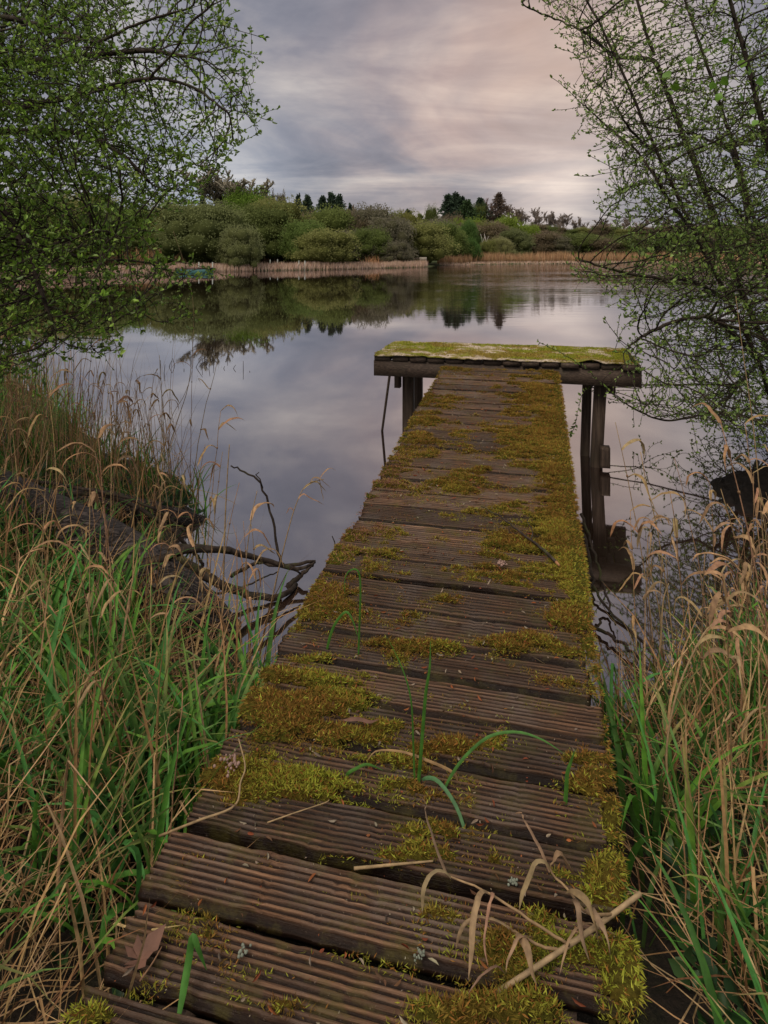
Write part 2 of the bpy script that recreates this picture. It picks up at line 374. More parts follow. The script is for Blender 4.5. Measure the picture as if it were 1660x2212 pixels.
# overcast zenith brighter than the horizon (above the frame)
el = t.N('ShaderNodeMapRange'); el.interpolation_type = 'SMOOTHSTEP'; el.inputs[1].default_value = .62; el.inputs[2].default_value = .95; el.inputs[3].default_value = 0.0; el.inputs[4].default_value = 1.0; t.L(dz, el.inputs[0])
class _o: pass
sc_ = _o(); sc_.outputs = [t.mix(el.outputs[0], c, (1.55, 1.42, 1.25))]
sky = t.N('ShaderNodeTexSky'); sky.sky_type = 'NISHITA'; sky.sun_disc = False; sky.sun_elevation = SUN_EL; sky.sun_rotation = SUN_AZ
b1 = t.N('ShaderNodeBackground'); b1.inputs['Strength'].default_value = .008; t.L(sky.outputs[0], b1.inputs[0])
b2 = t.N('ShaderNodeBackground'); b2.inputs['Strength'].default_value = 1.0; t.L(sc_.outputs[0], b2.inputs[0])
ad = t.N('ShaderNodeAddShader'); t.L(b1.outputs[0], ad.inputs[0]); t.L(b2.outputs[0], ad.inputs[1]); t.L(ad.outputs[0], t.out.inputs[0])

ld = bpy.data.lights.new('sun', 'SUN'); ld.energy = 2.2; ld.angle = radians(30); ld.color = (1, .86, .72)
lo = bpy.data.objects.new('sun', ld); col.objects.link(lo)
sd = Vector((sin(SUN_AZ)*cos(SUN_EL), cos(SUN_AZ)*cos(SUN_EL), sin(SUN_EL))); lo.rotation_euler = sd.to_track_quat('Z', 'Y').to_euler(); lo.location = (0, 0, 20)

cd = bpy.data.cameras.new('camera'); co = bpy.data.objects.new('camera', cd); col.objects.link(co)
co.location = (0, 0, H); co.rotation_euler = (pi/2, 0, 0); cd.shift_y = -(1106-HY)/2212; cd.sensor_fit = 'VERTICAL'; cd.sensor_height = 36; cd.lens = F/2212*36; cd.clip_start = .05; cd.clip_end = 3000
scene.camera = co
scene.view_settings.view_transform = 'Standard'; scene.view_settings.look = 'None'; scene.view_settings.exposure = 0
scene.cycles.max_bounces = 6; scene.cycles.transparent_max_bounces = 4; scene.cycles.diffuse_bounces = 3; scene.cycles.glossy_bounces = 3

# ------------------------------------------------------------------ terrain
_np = [Pz(*q) for q in ((0, 800), (120, 880), (250, 985), (400, 1060), (447, 1112), (400, 1140), (330, 1180), (350, 1225), (420, 1300), (520, 1400), (575, 1480), (640, 1560), (900, 1640), (1300, 1575), (1400, 1600), (1480, 1580), (1560, 1500), (1650, 1420), (1780, 1320))]
near_poly = np.array([(-60, 13), (-9, 11.5)]+[(p.x, p.y) for p in _np]+[(8, 6), (60, 9), (60, -60), (-60, -60)], float)
far_line = [Pz(-500, 640), Pz(0, 605), Pz(230, 596), Pz(470, 587), Pz(720, 582.3), Pz(925, 577), Pz(950, 573.2), Pz(1100, 570.5), Pz(1400, 569.5), Pz(1800, 569.8), Pz(2600, 573)]
far_poly = np.array([(-200, 30)]+[(p.x, p.y) for p in far_line]+[(260, 60), (600, 60), (600, 900), (-600, 900), (-600, 30)], float)
def sdist(x, y, poly):
    """signed distance, positive inside"""
    x = np.asarray(x, float); y = np.asarray(y, float); best = np.full(x.shape, 1e9); ins = np.zeros(x.shape, bool)
    n = len(poly)
    for i in range(n):
        ax, ay = poly[i]; bx, by = poly[(i+1) % n]; dx, dy = bx-ax, by-ay
        tt = np.clip(((x-ax)*dx+(y-ay)*dy)/(dx*dx+dy*dy), 0, 1); d = np.hypot(x-ax-tt*dx, y-ay-tt*dy); best = np.minimum(best, d)
        cr = (ay > y) != (by > y)
        with np.errstate(divide='ignore', invalid='ignore'): xx = (bx-ax)*(y-ay)/(by-ay)+ax
        ins ^= cr & (x < xx)
    return np.where(ins, best, -best)
def terrain(x, y):
    sn = sdist(x, y, near_poly)+(fbm(x*2.3, y*2.3, 3, 5)-.5)*.35
    zn = np.where(sn > 0, .20*(1-np.exp(-sn/.5))+.06*np.minimum(sn, 3), np.maximum(sn*.7, -1.5))+np.where(sn > -.2, (fbm(x*5, y*5, 4, 9)-.5)*.10, 0)
    sf = sdist(x, y, far_poly)
    ratio = x/np.maximum(y, 1.0); rg = np.clip((ratio-.0)/.12, 0, 1)
    hill = 5.6*rg+2.2*(1-rg)
    zf = np.where(sf > 0, .12+.02*np.minimum(sf, 12)+hill*(1/(1+np.exp(-(sf-34)/7))-1/(1+np.exp(34/7.))), np.maximum(sf*.3, -1.5))
    far = np.asarray(y) > 20
    return np.where(far, zf, np.where(np.asarray(y) > 14, -1.5 if np.ndim(x) == 0 else np.where(np.abs(x) > 58, -1, -1.5), zn))
def tz(x, y): return float(terrain(np.array([x]), np.array([y]))[0])
gx = np.concatenate([-np.geomspace(4, 700, 60)[::-1], np.linspace(-3.9, 3.9, 131), np.geomspace(4, 700, 60)])
gy = np.concatenate([-np.geomspace(.5, 300, 15)[::-1], np.linspace(-.4, 5.6, 101), np.geomspace(5.7, 60, 50), np.linspace(61, 260, 90), np.geomspace(265, 1400, 12)])
GX, GY = np.meshgrid(gx, gy); Z = terrain(GX, GY)
V = np.stack([GX, GY, Z], -1).reshape(-1, 3); nx = len(gx); ny = len(gy)
ii = (np.arange(ny-1)[:, None]*nx+np.arange(nx-1)[None]).ravel()
link('ground', mesh_np('ground', V, np.stack([ii, ii+1, ii+nx+1, ii+nx], -1), M_ground, smooth=True), kind='structure')
me = mesh_np('lake_water', [(-700, -60, 0), (700, -60, 0), (700, 500, 0), (-700, 500, 0)], [[0, 1, 2, 3]], M_water)
link('water', me, kind='structure')

# ------------------------------------------------------------------ jetty
jetty = thing('jetty', 'narrow mossy timber jetty of grooved planks ending in a raised cross platform over the lake', 'jetty', O)
def jl(name, me, parent=None, **kw):
    """link a part of the jetty keeping world coordinates"""
    o = link(name, me, parent or jetty, **kw)
    if parent is None: o.location = -O
    return o
edges = [-0.62]; k = 0
near_pitch = []
while edges[-1] < 4.36: edges.append(edges[-1]+.141+(random.random()-.5)*.014)
PL = len(edges)-1
plank_surf = []
for i in range(PL):
    t0 = edges[i]; gap = .015+random.random()*.012+(.006 if t0 < 1.0 else 0); t1 = edges[i+1]-gap
    s0 = -.012+(random.random()-.5)*.03; s1 = DW+(random.random()-.5)*.03
    Nu = 90 if t0 < 1.5 else 50
    nr = 9; per = 5; m = nr*per+1
    wloc = np.linspace(0, 1, m); ph = wloc*nr
    ridge = np.abs(np.sin(ph*pi))**.7
    u = np.linspace(0, 1, Nu)
    tilt = (random.random()-.5)*.012; roll = (random.random()-.5)*.008; hoff = (random.random()-.5)*.012; skew = (random.random()-.5)*.012
    U, W = np.meshgrid(u, wloc, indexing='ij')
    R = np.tile(ridge, (Nu, 1))
    wear = fbm(U*9+i*7.3, W*5+i*3.1, 4, 3)
    R2 = R*(.86+.24*wear)
    chip = np.clip((fbm(U*30+i*3, W*1.5+i, 3, 21)-.66)*8, 0, 1)
    R2 = R2*(1-.3*chip)
    hh = hoff+R2*.010-.010+tilt*(W-.5)+roll*(U-.5)+(fbm(U*14+i*5, W*5, 3, 8)-.5)*.0015-.012*np.clip((.03-np.minimum(W, 1-W))/.03, 0, 1)**2*1
    # ragged ends and sides
    ends = (fbm(W*14+i*2, W*0+i, 3, 2)-.5)*.02
    sfrac = s0+(s1-s0)*U + ends*(np.where(U < .03, 1, 0)-np.where(U > .97, 1, 0)) 
    edgej = (fbm(U*12+i*9, U*0+i*1.7, 4, 6)-.5)*.014
    tt = t0+(t1-t0)*W+edgej*(2*np.abs(W-.5))**4+skew*(U-.5)
    def pt(s, t_, h): return np.array(O)[None]+np.outer(s.ravel(), np.array(SX))+np.outer(t_.ravel(), np.array(AX))+np.outer(h.ravel(), np.array(DN))
    top = pt(sfrac, tt, hh).reshape(Nu, m, 3)
    TH_ = .042
    rows = [top]; cols = [np.stack([R, np.full_like(R, 0), R*0], -1)]
    def side(kc, w_off, hs):
        base_s = sfrac[:, kc]; base_t = tt[:, kc]+w_off; return [pt(base_s, base_t+(fbm(u*25+i, u*0+h_*99, 2, 4)-.5)*.004, np.full(Nu, h_)).reshape(Nu, 1, 3) for h_ in hs]
    sf = side(0, -.0015, (-.040, -.030, -.020)); sb = side(m-1, .0015, (-.020, -.030, -.040))
    prof = np.concatenate(sf+[top]+sb, 1); mm = prof.shape[1]
    tone = .7+random.random()*.8
    cr = np.concatenate([np.full((Nu, 3), .22), R, np.full((Nu, 3), .22)], 1)  # low value on the sides picks the painted groove shade
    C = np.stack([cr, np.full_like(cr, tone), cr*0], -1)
    idx = (np.arange(Nu-1)[:, None]*mm+np.arange(mm)[None]).ravel(); nxt = (np.arange(Nu-1)[:, None]*mm+(np.arange(mm)[None]+1) % mm).ravel()
    Fq = np.stack([idx, idx+mm, nxt+mm, nxt], -1)
    cap0 = np.arange(mm)[None]; cap1 = (np.arange(mm)[::-1]+(Nu-1)*mm)[None]
    me = mesh_np('plank', prof.reshape(-1, 3), [Fq, cap0, cap1], M_deck, C.reshape(-1, 3), smooth=False)
    jl('walkway_plank', me)
# stringers
for s in (.10, .74):
    b = MB(); n = 16
    pts = [D(s, t_, -.045) for t_ in np.linspace(-.62, 4.45, n)]
    b.obox(D(s, -.62, -.165), (D(s+.05, -.62, -.165)-D(s, -.62, -.165)), D(s, 4.45, -.165)-D(s, -.62, -.165), DN*.118)
    jl('stringer', b.mesh('stringer', M_timber))
# support legs of the walkway
for t_ in (1.75, 3.25):
    for s in (.055, .79):
        p = D(s, t_, -.17); b = MB(); b.obox((p.x, p.y, -1.2), (.07, -.016, 0), (.016, .07, 0), (0, 0, p.z+1.2+.10)); jl('support_post', b.mesh('support_post', M_timber))
# platform (frame measured from its corners)
FL = Vector((-.087, 5.522, 0)); FR = Vector((2.002, 5.032, 0))
px_ = Vector((FR.x-FL.x, FR.y-FL.y, 0)); PLn = px_.length; px_.normalize(); py_ = Vector((-px_.y, px_.x, 0)); PD = .80
def Pf(a, b_, z): return Vector((FL.x, FL.y, 0))+px_*a+py_*b_+Vector((0, 0, z))
def beam(name, a0, b0, z0, la, lb, lz, sub=14, mat=M_timber):
    b = MB(); n = sub+1; A = np.linspace(0, 1, n)
    sec = []
    for a in A:
        j = [(random.random()-.5)*.0015 for _ in range(8)]
        if la >= lb: q = [(a0+la*a, b0+j[0], z0+j[1]), (a0+la*a, b0+lb+j[2], z0+j[3]), (a0+la*a, b0+lb+j[4], z0+lz+j[5]), (a0+la*a, b0+j[6], z0+lz+j[7])]
        else: q = [(a0+j[0], b0+lb*a, z0+j[1]), (a0+la+j[2], b0+lb*a, z0+j[3]), (a0+la+j[4], b0+lb*a, z0+lz+j[5]), (a0+j[6], b0+lb*a, z0+lz+j[7])]
        sec.append([tuple(Pf(*c_)) for c_ in q])
    V = np.array(sec).reshape(-1, 3); i = (np.arange(n-1)[:, None]*4+np.arange(4)[None]).ravel(); k = (np.arange(n-1)[:, None]*4+(np.arange(4)[None]+1) % 4).ravel()
    b.add(V, [np.stack([i, i+4, k+4, k], -1), [0, 1, 2, 3], np.array([3, 2, 1, 0])+4*(n-1)])
    return jl(name, b.mesh(name, mat))
ZB = .705
beam('front_beam', 0, 0, ZB, PLn, .055, .13); beam('rear_beam', 0.02, PD-.05, ZB, PLn-.04, .05, .13)
for k in range(4): beam('cross_joist', .25+k*(PLn-.55)/3, .058, ZB+.02, .05, PD-.112, .095)
npk = 14; pw = PLn/npk
for k in range(npk):
    beam('platform_plank', k*pw+.006+random.random()*.006, -.02+(random.random()-.5)*.025, ZB+.133, pw-.02, PD+.05, .042)
# felt cover, sagging over planks with wavy front edge
na, nb = 150, 44
A_, B_ = np.meshgrid(np.linspace(0, 1, na), np.linspace(0, 1, nb), indexing='ij')
aa = A_*(PLn-.03)+.01; bb = -.03+B_*(PD+.04)
fe = .6*(fbm(A_[:, :1]*9, A_[:, :1]*0, 4, 31)-.5)*.05; bb = bb+fe*(1-B_)**3+(fbm(A_[:, :1]*13, A_[:, :1]*0+4, 3, 33)-.5)*.04*B_**4
aa = aa+(fbm(B_*8, B_*0+2, 3, 12)-.5)*.03*np.where(A_ < .02, 1, np.where(A_ > .98, 1, 0))
zz = ZB+.182+(fbm(A_*40, B_*14, 4, 14))*.014-.010*np.exp(-B_*30)*np.clip((fbm(A_*6, A_*0, 3, 15)-.4)*6, 0, 1)
bulge = np.exp(-((A_-.83)/.04)**2)*np.exp(-B_*9)*.03; zz = zz+bulge; 
def cover_pt(a, b_, z): 
    base = np.array(Vector((FL.x, FL.y, 0))); return base[None]+np.outer(a.ravel(), np.array(px_))+np.outer(b_.ravel(), np.array(py_))+np.outer(z.ravel(), [0, 0, 1.])
V = cover_pt(aa, bb, zz); ii = (np.arange(na-1)[:, None]*nb+np.arange(nb-1)[None]).ravel()
me = mesh_np('felt_cover', V, np.stack([ii, ii+nb, ii+nb+1, ii+1], -1), M_felt, smooth=True); me_o = jl('felt_cover', me)
sm = me_o.modifiers.new('thick', 'SOLIDIFY'); sm.thickness = .008; sm.offset = -1
# posts under the platform
def post(name, p0, p1, w, d, parent=None):
    b = MB(); p0 = Vector(p0); p1 = Vector(p1); n = 8
    sec = []
    for k in range(n+1):
        c_ = p0.lerp(p1, k/n); j = lambda: (random.random()-.5)*.0012
        sec += [tuple(c_+px_*(sx_*w/2+j())+py_*(sy_*d/2+j())) for sx_, sy_ in ((-1, -1), (1, -1), (1, 1), (-1, 1))]
    i = (np.arange(n)[:, None]*4+np.arange(4)[None]).ravel(); k = (np.arange(n)[:, None]*4+(np.arange(4)[None]+1) % 4).ravel()
    b.add(np.array(sec), [np.stack([i, i+4, k+4, k], -1), [0, 1, 2, 3], np.array([3, 2, 1, 0])+4*n])
    return jl(name, b.mesh(name, M_postwood))
aL = .30; aR = PLn-.33
def pxpost(name, x, dd, lean, w, d, z0=-1.3, z1=ZB+.1):
    q = Vector(((x-830)/F*dd, dd, 0)); post(name, q+Vector((-lean, 0, z0)), q+Vector((lean*z1/1.3, 0, z1)), w, d)
pxpost('platform_post', 883, 5.75, .0, .095, .08); pxpost('platform_post', 903, 6.1, .0, .085, .08)
pxpost('platform_post', 1288, 5.32, .07, .095, .08); pxpost('platform_post', 1264, 5.62, .04, .075, .08)
pxpost('packing_block', 860, 5.74, 0, .05, .07, .56, .70); pxpost('packing_block', 1321, 5.32, 0, .06, .07, .60, .70)
pxpost('packing_block', 1307, 5.22, .0, .075, .09, .03, .19)
b = MB(); b.tube([Pd(842, 812, 5.9), Pz(826, 931, 0.0), Pz(826, 931, 0)+(Pz(826, 931, 0)-Pd(842, 812, 5.9))*.5], [.012, .012, .012], 6); jl('brace_rod', b.mesh('brace_rod', M_timber))

# ------------------------------------------------------------------ moss on the deck
blobs = [ # x,y,rx,ry,strength in picture units, converted to deck coordinates through the measured deck
 (1180, 880, 95, 90, .9), (1160, 950, 110, 60, 1.0), (1190, 1020, 70, 60, .9), (1130, 985, 90, 30, .6), (1200, 1090, 60, 60, .85), (1210, 1150, 90, 60, .9), (1240, 1230, 70, 60, 1.0), (1230, 1320, 70, 40, .9), (1160, 1180, 160, 26, .7), (1090, 1245, 130, 26, .75),
 (1095, 1385, 90, 26, 1.0), (930, 1400, 160, 22, .5), (1250, 1280, 40, 80, .8), (1060, 1150, 60, 20, .5), (1160, 1120, 90, 30, .5),
 (990, 800, 60, 12, .5), (955, 870, 40, 18, .8), (930, 905, 60, 16, .7), (900, 945, 50, 16, .9), (880, 985, 45, 20, .9), (855, 1020, 40, 24, 1.0), (1000, 940, 50, 12, .5), (1010, 1020, 120, 16, .6), (960, 1050, 120, 14, .75), (860, 1045, 40, 14, .8), (1060, 1045, 60, 16, .6), (1120, 820, 60, 14, .6), (1170, 800, 30, 14, .6),
 (1160, 840, 60, 24, .8), (1100, 1095, 60, 16, .4), (1000, 1110, 120, 12, .4),
 (790, 1230, 110, 26, .85), (770, 1210, 70, 30, .7), (730, 1290, 60, 30, .9), (800, 1160, 60, 26, .45), (850, 1245, 60, 14, .6), (760, 1330, 100, 18, .5), (720, 1420, 90, 16, .45), (970, 1290, 60, 14, .4), (850, 1335, 130, 14, .4),
 (690, 1470, 120, 28, .95), (640, 1520, 140, 36, 1.1), (720, 1510, 90, 30, 1.0), (740, 1590, 120, 36, 1.0), (620, 1560, 90, 40, 1.0), (620, 1690, 180, 40, 1.2), (520, 1680, 90, 44, 1.2), (760, 1700, 120, 26, .8), (980, 1610, 90, 22, .7), (840, 1640, 120, 22, .6), (820, 1720, 150, 22, .5),
 (1280, 1690, 50, 30, 1.1), (1250, 1640, 70, 20, .5), (960, 1790, 110, 34, .85), (900, 1850, 170, 26, .7), (580, 1790, 60, 20, .5), (440, 1850, 60, 22, .6), (540, 1850, 90, 22, .4), (700, 1850, 40, 18, .5),
 (1310, 1880, 50, 60, .9), (1290, 1950, 60, 40, .9), (1180, 2060, 130, 60, 1.0), (1120, 2100, 130, 60, .9), (1300, 2060, 80, 60, .8), (1330, 2150, 60, 70, 1.1), (1100, 2180, 170, 40, 1.0), (1000, 2190, 100, 24, .8), (1200, 1990, 120, 40, .6), (930, 1985, 60, 20, .4), (750, 1930, 60, 18, .45), (320, 2130, 40, 22, .6), (200, 2200, 60, 24, .7), (560, 2100, 60, 14, .4), (400, 1900, 60, 14, .35), (640, 2170, 60, 16, .4), (1320, 1780, 30, 60, .8), (1240, 1810, 50, 20, .4)]
def mossmask(s, t_):
    P = np.array(O)[None]+np.outer(s, np.array(SX))+np.outer(t_, np.array(AX)); X, Y = proj(P)
    v = np.zeros(len(s))
    for (x, y, rx, ry, a) in blobs: v = np.maximum(v, a*np.exp(-(((X-x)/rx)**2+((Y-y)/ry)**2)*.9))
    edge = .42*np.exp(-np.maximum(DW-s, 0)/.05)+.34*np.exp(-np.maximum(s, 0)/.035)
    n = fbm(s*11, t_*15, 5, 40); n2 = fbm(s*55, t_*75, 3, 44)
    gapm = np.clip(np.sin(t_/.141*2*pi), 0, 1)*.05
    n3 = fbm(s*9, t_*52, 3, 47)
    return v*(.70+.30*np.clip((2.1-t_)/.5, 0, 1))+edge*(.6+.4*np.clip((2.1-t_)/.5, 0, 1))*np.clip((t_-.2)*1.2,.3,1)+(n-.5)*1.25+(n3-.5)*.75+(n2-.5)*.4+gapm-.045+.12*np.clip((t_-.9)/1.5, 0, 1)
def gapmask(t_):
    e = np.array(edges[1:])-.011; k = np.clip(np.searchsorted(e, t_), 1, len(e)-1); d = np.minimum(np.abs(t_-e[k]), np.abs(t_-e[k-1]))
    return .34*np.clip(1.25-d/.013, 0, 1)
def decktop(s, t_): return np.array(O)[None]+np.outer(s, np.array(SX))+np.outer(t_, np.array(AX))
# cushion
ns, nt = 190, 900
S_, T_ = np.meshgrid(np.linspace(-.02, DW+.015, ns), np.linspace(-.6, 4.33, nt), indexing='ij')
mk = (mossmask(S_.ravel(), T_.ravel())-gapmask(T_.ravel())).reshape(ns, nt)
hh = np.clip((mk-.42)*.045, -.01, .017)-.004+(fbm(S_*80, T_*80, 3, 50)-.5)*.006
V = decktop(S_.ravel(), T_.ravel())+np.outer(hh.ravel(), np.array(DN))
ok = (mk[:-1, :-1] > .42) & (mk[1:, 1:] > .42) & (mk[1:, :-1] > .42) & (mk[:-1, 1:] > .42)
ii = (np.arange(ns-1)[:, None]*nt+np.arange(nt-1)[None])[ok].ravel()
used = np.unique(np.stack([ii, ii+nt, ii+nt+1, ii+1])); rem = np.full(len(V), -1); rem[used] = np.arange(len(used))
link('moss_cushion', mesh_np('moss_cushion', V[used], rem[np.stack([ii, ii+nt, ii+nt+1, ii+1], -1)], M_cushion, smooth=True), kind='stuff', label='low brown green moss cushions spread over the jetty planks', category='moss')
# shoots
def moss_shoots(n, trange, L0, L1, seed):
    s = rng.random(n)*(DW+.04)-.02; t_ = trange[0]+rng.random(n)*(trange[1]-trange[0])
    m = mossmask(s, t_)-gapmask(t_)*.8; keep = rng.random(n) < np.clip((m-.12)*1.9, 0, 1); s = s[keep]; t_ = t_[keep]; m = m[keep]; n = len(s)
    P = decktop(s, t_)+np.outer(np.clip((m-.42)*.045, 0, .017)-.005, np.array(DN))
    ang = rng.random(n)*2*pi; tl = .6+rng.random(n)*.95
    dr = np.outer(np.cos(ang)*np.sin(tl), np.array(SX))+np.outer(np.sin(ang)*np.sin(tl), np.array(AX))+np.outer(np.cos(tl), np.array(DN))
    # shoots at the very edge hang over
    hang = (s > DW-.03) | (s < .02); dr[hang, 2] -= .6; dr[hang] += np.outer(np.where(s[hang] > .4, .7, -.7), np.array(SX))
    L = (L0+rng.random(n)*(L1-L0))*(.6+.6*np.clip(m, 0, 1)); W = L*(.13+.1*rng.random(n))
    g = fbm(s*6, t_*6, 3, 60); yb = np.clip((t_-.4)/2.6, 0, 1)
    pal_near = np.array([.24, .26, .03]); pal_far = np.array([.30, .19, .04]); dark = np.array([.12, .11, .02]); br = np.array([.26, .12, .03]); lime = np.array([.34, .36, .05])
    c = pal_near[None]*(1-yb)[:, None]+pal_far[None]*yb[:, None]
    k = np.clip((g-.42)*4, 0, 1)[:, None]; c = c*k+(1-k)*(dark*.5+br*.5)[None]
    r = rng.random(n)[:, None]; c = np.where(r < .12, lime[None]*(1-.35*yb[:, None]), c); c = np.where((r > .12) & (r < .3), br[None], c)
    pk = (np.exp(-(((s-.05)/.12)**2+((t_-1.9)/.5)**2)) > rng.random(n)*1.3)[:, None]; c = np.where(pk, np.array([[.26, .13, .085]]), c)
    c = c*(.65+.7*rng.random((n, 1)))
    return quads(P, dr, L, W, np.clip(c, 0, 1))
parts = [moss_shoots(230000, (-.6, .9), .007, .016, 1), moss_shoots(260000, (.9, 2.4), .007, .016, 2), moss_shoots(220000, (2.4, 4.35), .008, .018, 3)]
# platform cover moss
n = 60000; a = rng.random(n)*(PLn-.03)+.01; b_ = rng.random(n)*PD*.98-.015; m = fbm(a*7, b_*7, 4, 70)+.15*(a/PLn); kp = rng.random(n) < np.clip((m-.47)*5, .03, 1); a = a[kp]; b_ = b_[kp]; n = len(a)
P = cover_pt(a, b_, np.full(n, ZB+.187)); ang = rng.random(n)*2*pi; tl = .3+rng.random(n)*.9
dr = np.stack([np.cos(ang)*np.sin(tl), np.sin(ang)*np.sin(tl), np.cos(tl)], -1); L = .008+rng.random(n)*.013
cc = np.where((fbm(a*4, b_*5, 3, 71) > .5)[:, None], np.array([[.30, .32, .04]]), np.array([[.34, .26, .06]]))*(.6+.8*rng.random((n, 1)))
parts.append(quads(P, dr, L, L*.25, cc))
off = 0; Vs = []; Fs = []; Cs = []
for V_, F_, C_ in parts: Vs.append(V_); Fs.append(F_+off); Cs.append(C_); off += len(V_)
link('moss', mesh_np('moss', np.concatenate(Vs), np.concatenate(Fs), M_moss, np.concatenate(Cs)), kind='stuff', label='yellow green and rusty feathery moss growing over the planks and platform', category='moss')

# debris crumbs on the deck
n = 2600; s = rng.random(n)*DW; t_ = -.5+rng.random(n)*4.7; P = decktop(s, t_)+np.outer(np.full(n, .003), np.array(DN)); ang = rng.random(n)*2*pi
dr = np.outer(np.cos(ang), np.array(SX))+np.outer(np.sin(ang), np.array(AX))+np.outer(rng.random(n)*.4, np.array(DN))
L = .003+rng.random(n)**3*.022; cc = mixpal([(.28, .09, .03), (.3, .25, .18), (.12, .06, .03), (.22, .17, .13), (.2, .05, .02)], n)
V_, F_, C_ = leaves(P, dr, L, np.minimum(L*.5, .005), cc)
link('bark_litter', mesh_np('bark_litter', V_, F_, M_straw, C_), kind='stuff', label='tiny orange and pale bud scales and bark crumbs strewn over the planks', category='litter')

# ------------------------------------------------------------------ things on the deck
def px_path(pts, n=16, d=None): return smooth_path(pts, n)
def blade_thing(label, pts, w, colr, name='grass_blade', cat='grass blade', n=20, mat=None):
    b = MB(); P = smooth_path(pts, n); s = np.linspace(0, 1, n+1); wid = w*np.minimum(.5+2*s, 1)*(1-s**4*.95)
    tg = np.gradient(np.array([tuple(p) for p in P]), axis=0); view = np.array([tuple(p) for p in P])-np.array([0, 0, H]); sd_ = np.cross(tg, view); sd_ /= np.linalg.norm(sd_, axis=1)[:, None]+1e-9
    for k in range(1, len(sd_)):
        if np.dot(sd_[k], sd_[k-1]) < 0: sd_[k] = -sd_[k]
    b.ribbon(P, wid, sd_, colr, .2); me = b.mesh(name, mat or M_grass); o = link(name, me, label=label, category=cat); return o
def updeck(base, pts, dd=0.0, lift=1.0):
    """path whose first pixel is on the deck and the rest rise in an upright sheet at that distance"""
    b0 = Pdeck(*base); out = [b0-DN*.03, b0]
    for k, (x, y, o_) in enumerate(pts): out.append(Pd(x, y, b0.y+o_))
    return out
G = (.06, .17, .025); G2 = (.07, .19, .04)
blade_thing('thin grass blade leaning left, left one of the upright pair on the planks', updeck((896, 1684), [(893, 1600, .0), (888, 1510, .0), (868, 1440, .02), (836, 1375, .04)]), .0045, G)
blade_thing('straight wider grass blade, right one of the upright pair on the planks', updeck((905, 1688), [(912, 1600, 0), (920, 1500, 0), (929, 1440, 0), (930, 1380, .01)]), .008, G)
blade_thing('grass blade arching far over to the right above the planks beside the upright pair', updeck((964, 1697), [(1000, 1640, .0), (1055, 1592, .0), (1115, 1581, .0), (1170, 1597, -.02), (1222, 1630, -.03)]), .0065, G2)
blade_thing('short stiff grass blade with a bend, by the right edge of the jetty', updeck((1222, 1733), [(1224, 1700, 0), (1226, 1670, 0), (1234, 1645, 0), (1243, 1618, 0)]), .009, G)
blade_thing('bluish grass blade bending forward and hanging down toward the viewer over the planks', updeck((914, 1684), [(945, 1686, -.03), (985, 1740, -.07), (1008, 1810, -.11), (1018, 1890, -.15), (1023, 1985, -.19)]), .008, (.09, .21, .09))
blade_thing('grass blade folded into a sharp tent shape near the bottom left of the planks', [Pdeck(385, 2204), Pdeck(395, 2150, .02), Pdeck(408, 2075, .05), Pdeck(417, 2024, .08), Pdeck(431, 2056, .06), Pdeck(447, 2096, .02)], .012, (.07, .20, .035))
blade_thing('small grass blade folded over low, beside the left edge of the planks', updeck((708, 1398), [(722, 1352, 0), (747, 1322, 0), (763, 1342, -.01), (773, 1375, -.02)]), .008, G)
blade_thing('slim grass blade with a hooked top by the left edge of the planks', updeck((775, 1410), [(777, 1350, 0), (779, 1260, 0), (770, 1230, 0), (748, 1242, 0), (744, 1290, -.01)]), .006, G)
blade_thing('short grass blade lying low over the moss left of the upright pair', updeck((750, 1674), [(770, 1660, 0), (795, 1651, 0), (828, 1664, 0)]), .007, G)
blade_thing('dry tan grass blade curving over the moss behind the upright pair', updeck((988, 1684), [(975, 1666, 0), (930, 1645, .0), (870, 1624, .02), (815, 1622, .02), (792, 1645, 0)]), .006, (.30, .19, .09), 'dry_blade', 'dry blade', mat=M_straw)
ST = (.34, .24, .13)
def stalk_thing(name, label, cat, pts, r, colr=ST, jit=0, sides=6, n=24, mat=None, group=None):
    b = MB(); P = smooth_path(pts, n, jit); b.tube(P, np.linspace(r, r*.55, len(P)), sides, colr, .15); kw = dict(label=label, category=cat)
    if group: kw['group'] = group
    return link(name, b.mesh(name, mat or M_straw, True), **kw)
stalk_thing('straw', 'long bent straw lying off the left edge of the mossy planks', 'straw', [Pdeck(345, 1806, -.05), Pdeck(430, 1772, .02), Pdeck(507, 1741, .03), Pdeck(520, 1690, .05), Pdeck(530, 1655, .05), Pdeck(516, 1596, .05)], .0028)
stalk_thing('straw', 'short straight straw lying across the planks left of the big mossy clump', 'straw', [Pdeck(765, 1876, .008), Pdeck(850, 1868, .010), Pdeck(936, 1860, .008)], .0032)
stalk_thing('straw', 'thin wavy straw trailing over the moss edge on the left planks', 'straw', [Pdeck(578, 1777, .01), Pdeck(640, 1755, .02), Pdeck(700, 1735, .02), Pdeck(712, 1728, .02)], .0015)
stalk_thing('straw', 'short straw lying by a plank gap at lower left of the jetty', 'straw', [Pdeck(302, 2120, .008), Pdeck(330, 2080, .012), Pdeck(350, 2045, .01)], .0018, (.25, .14, .08))
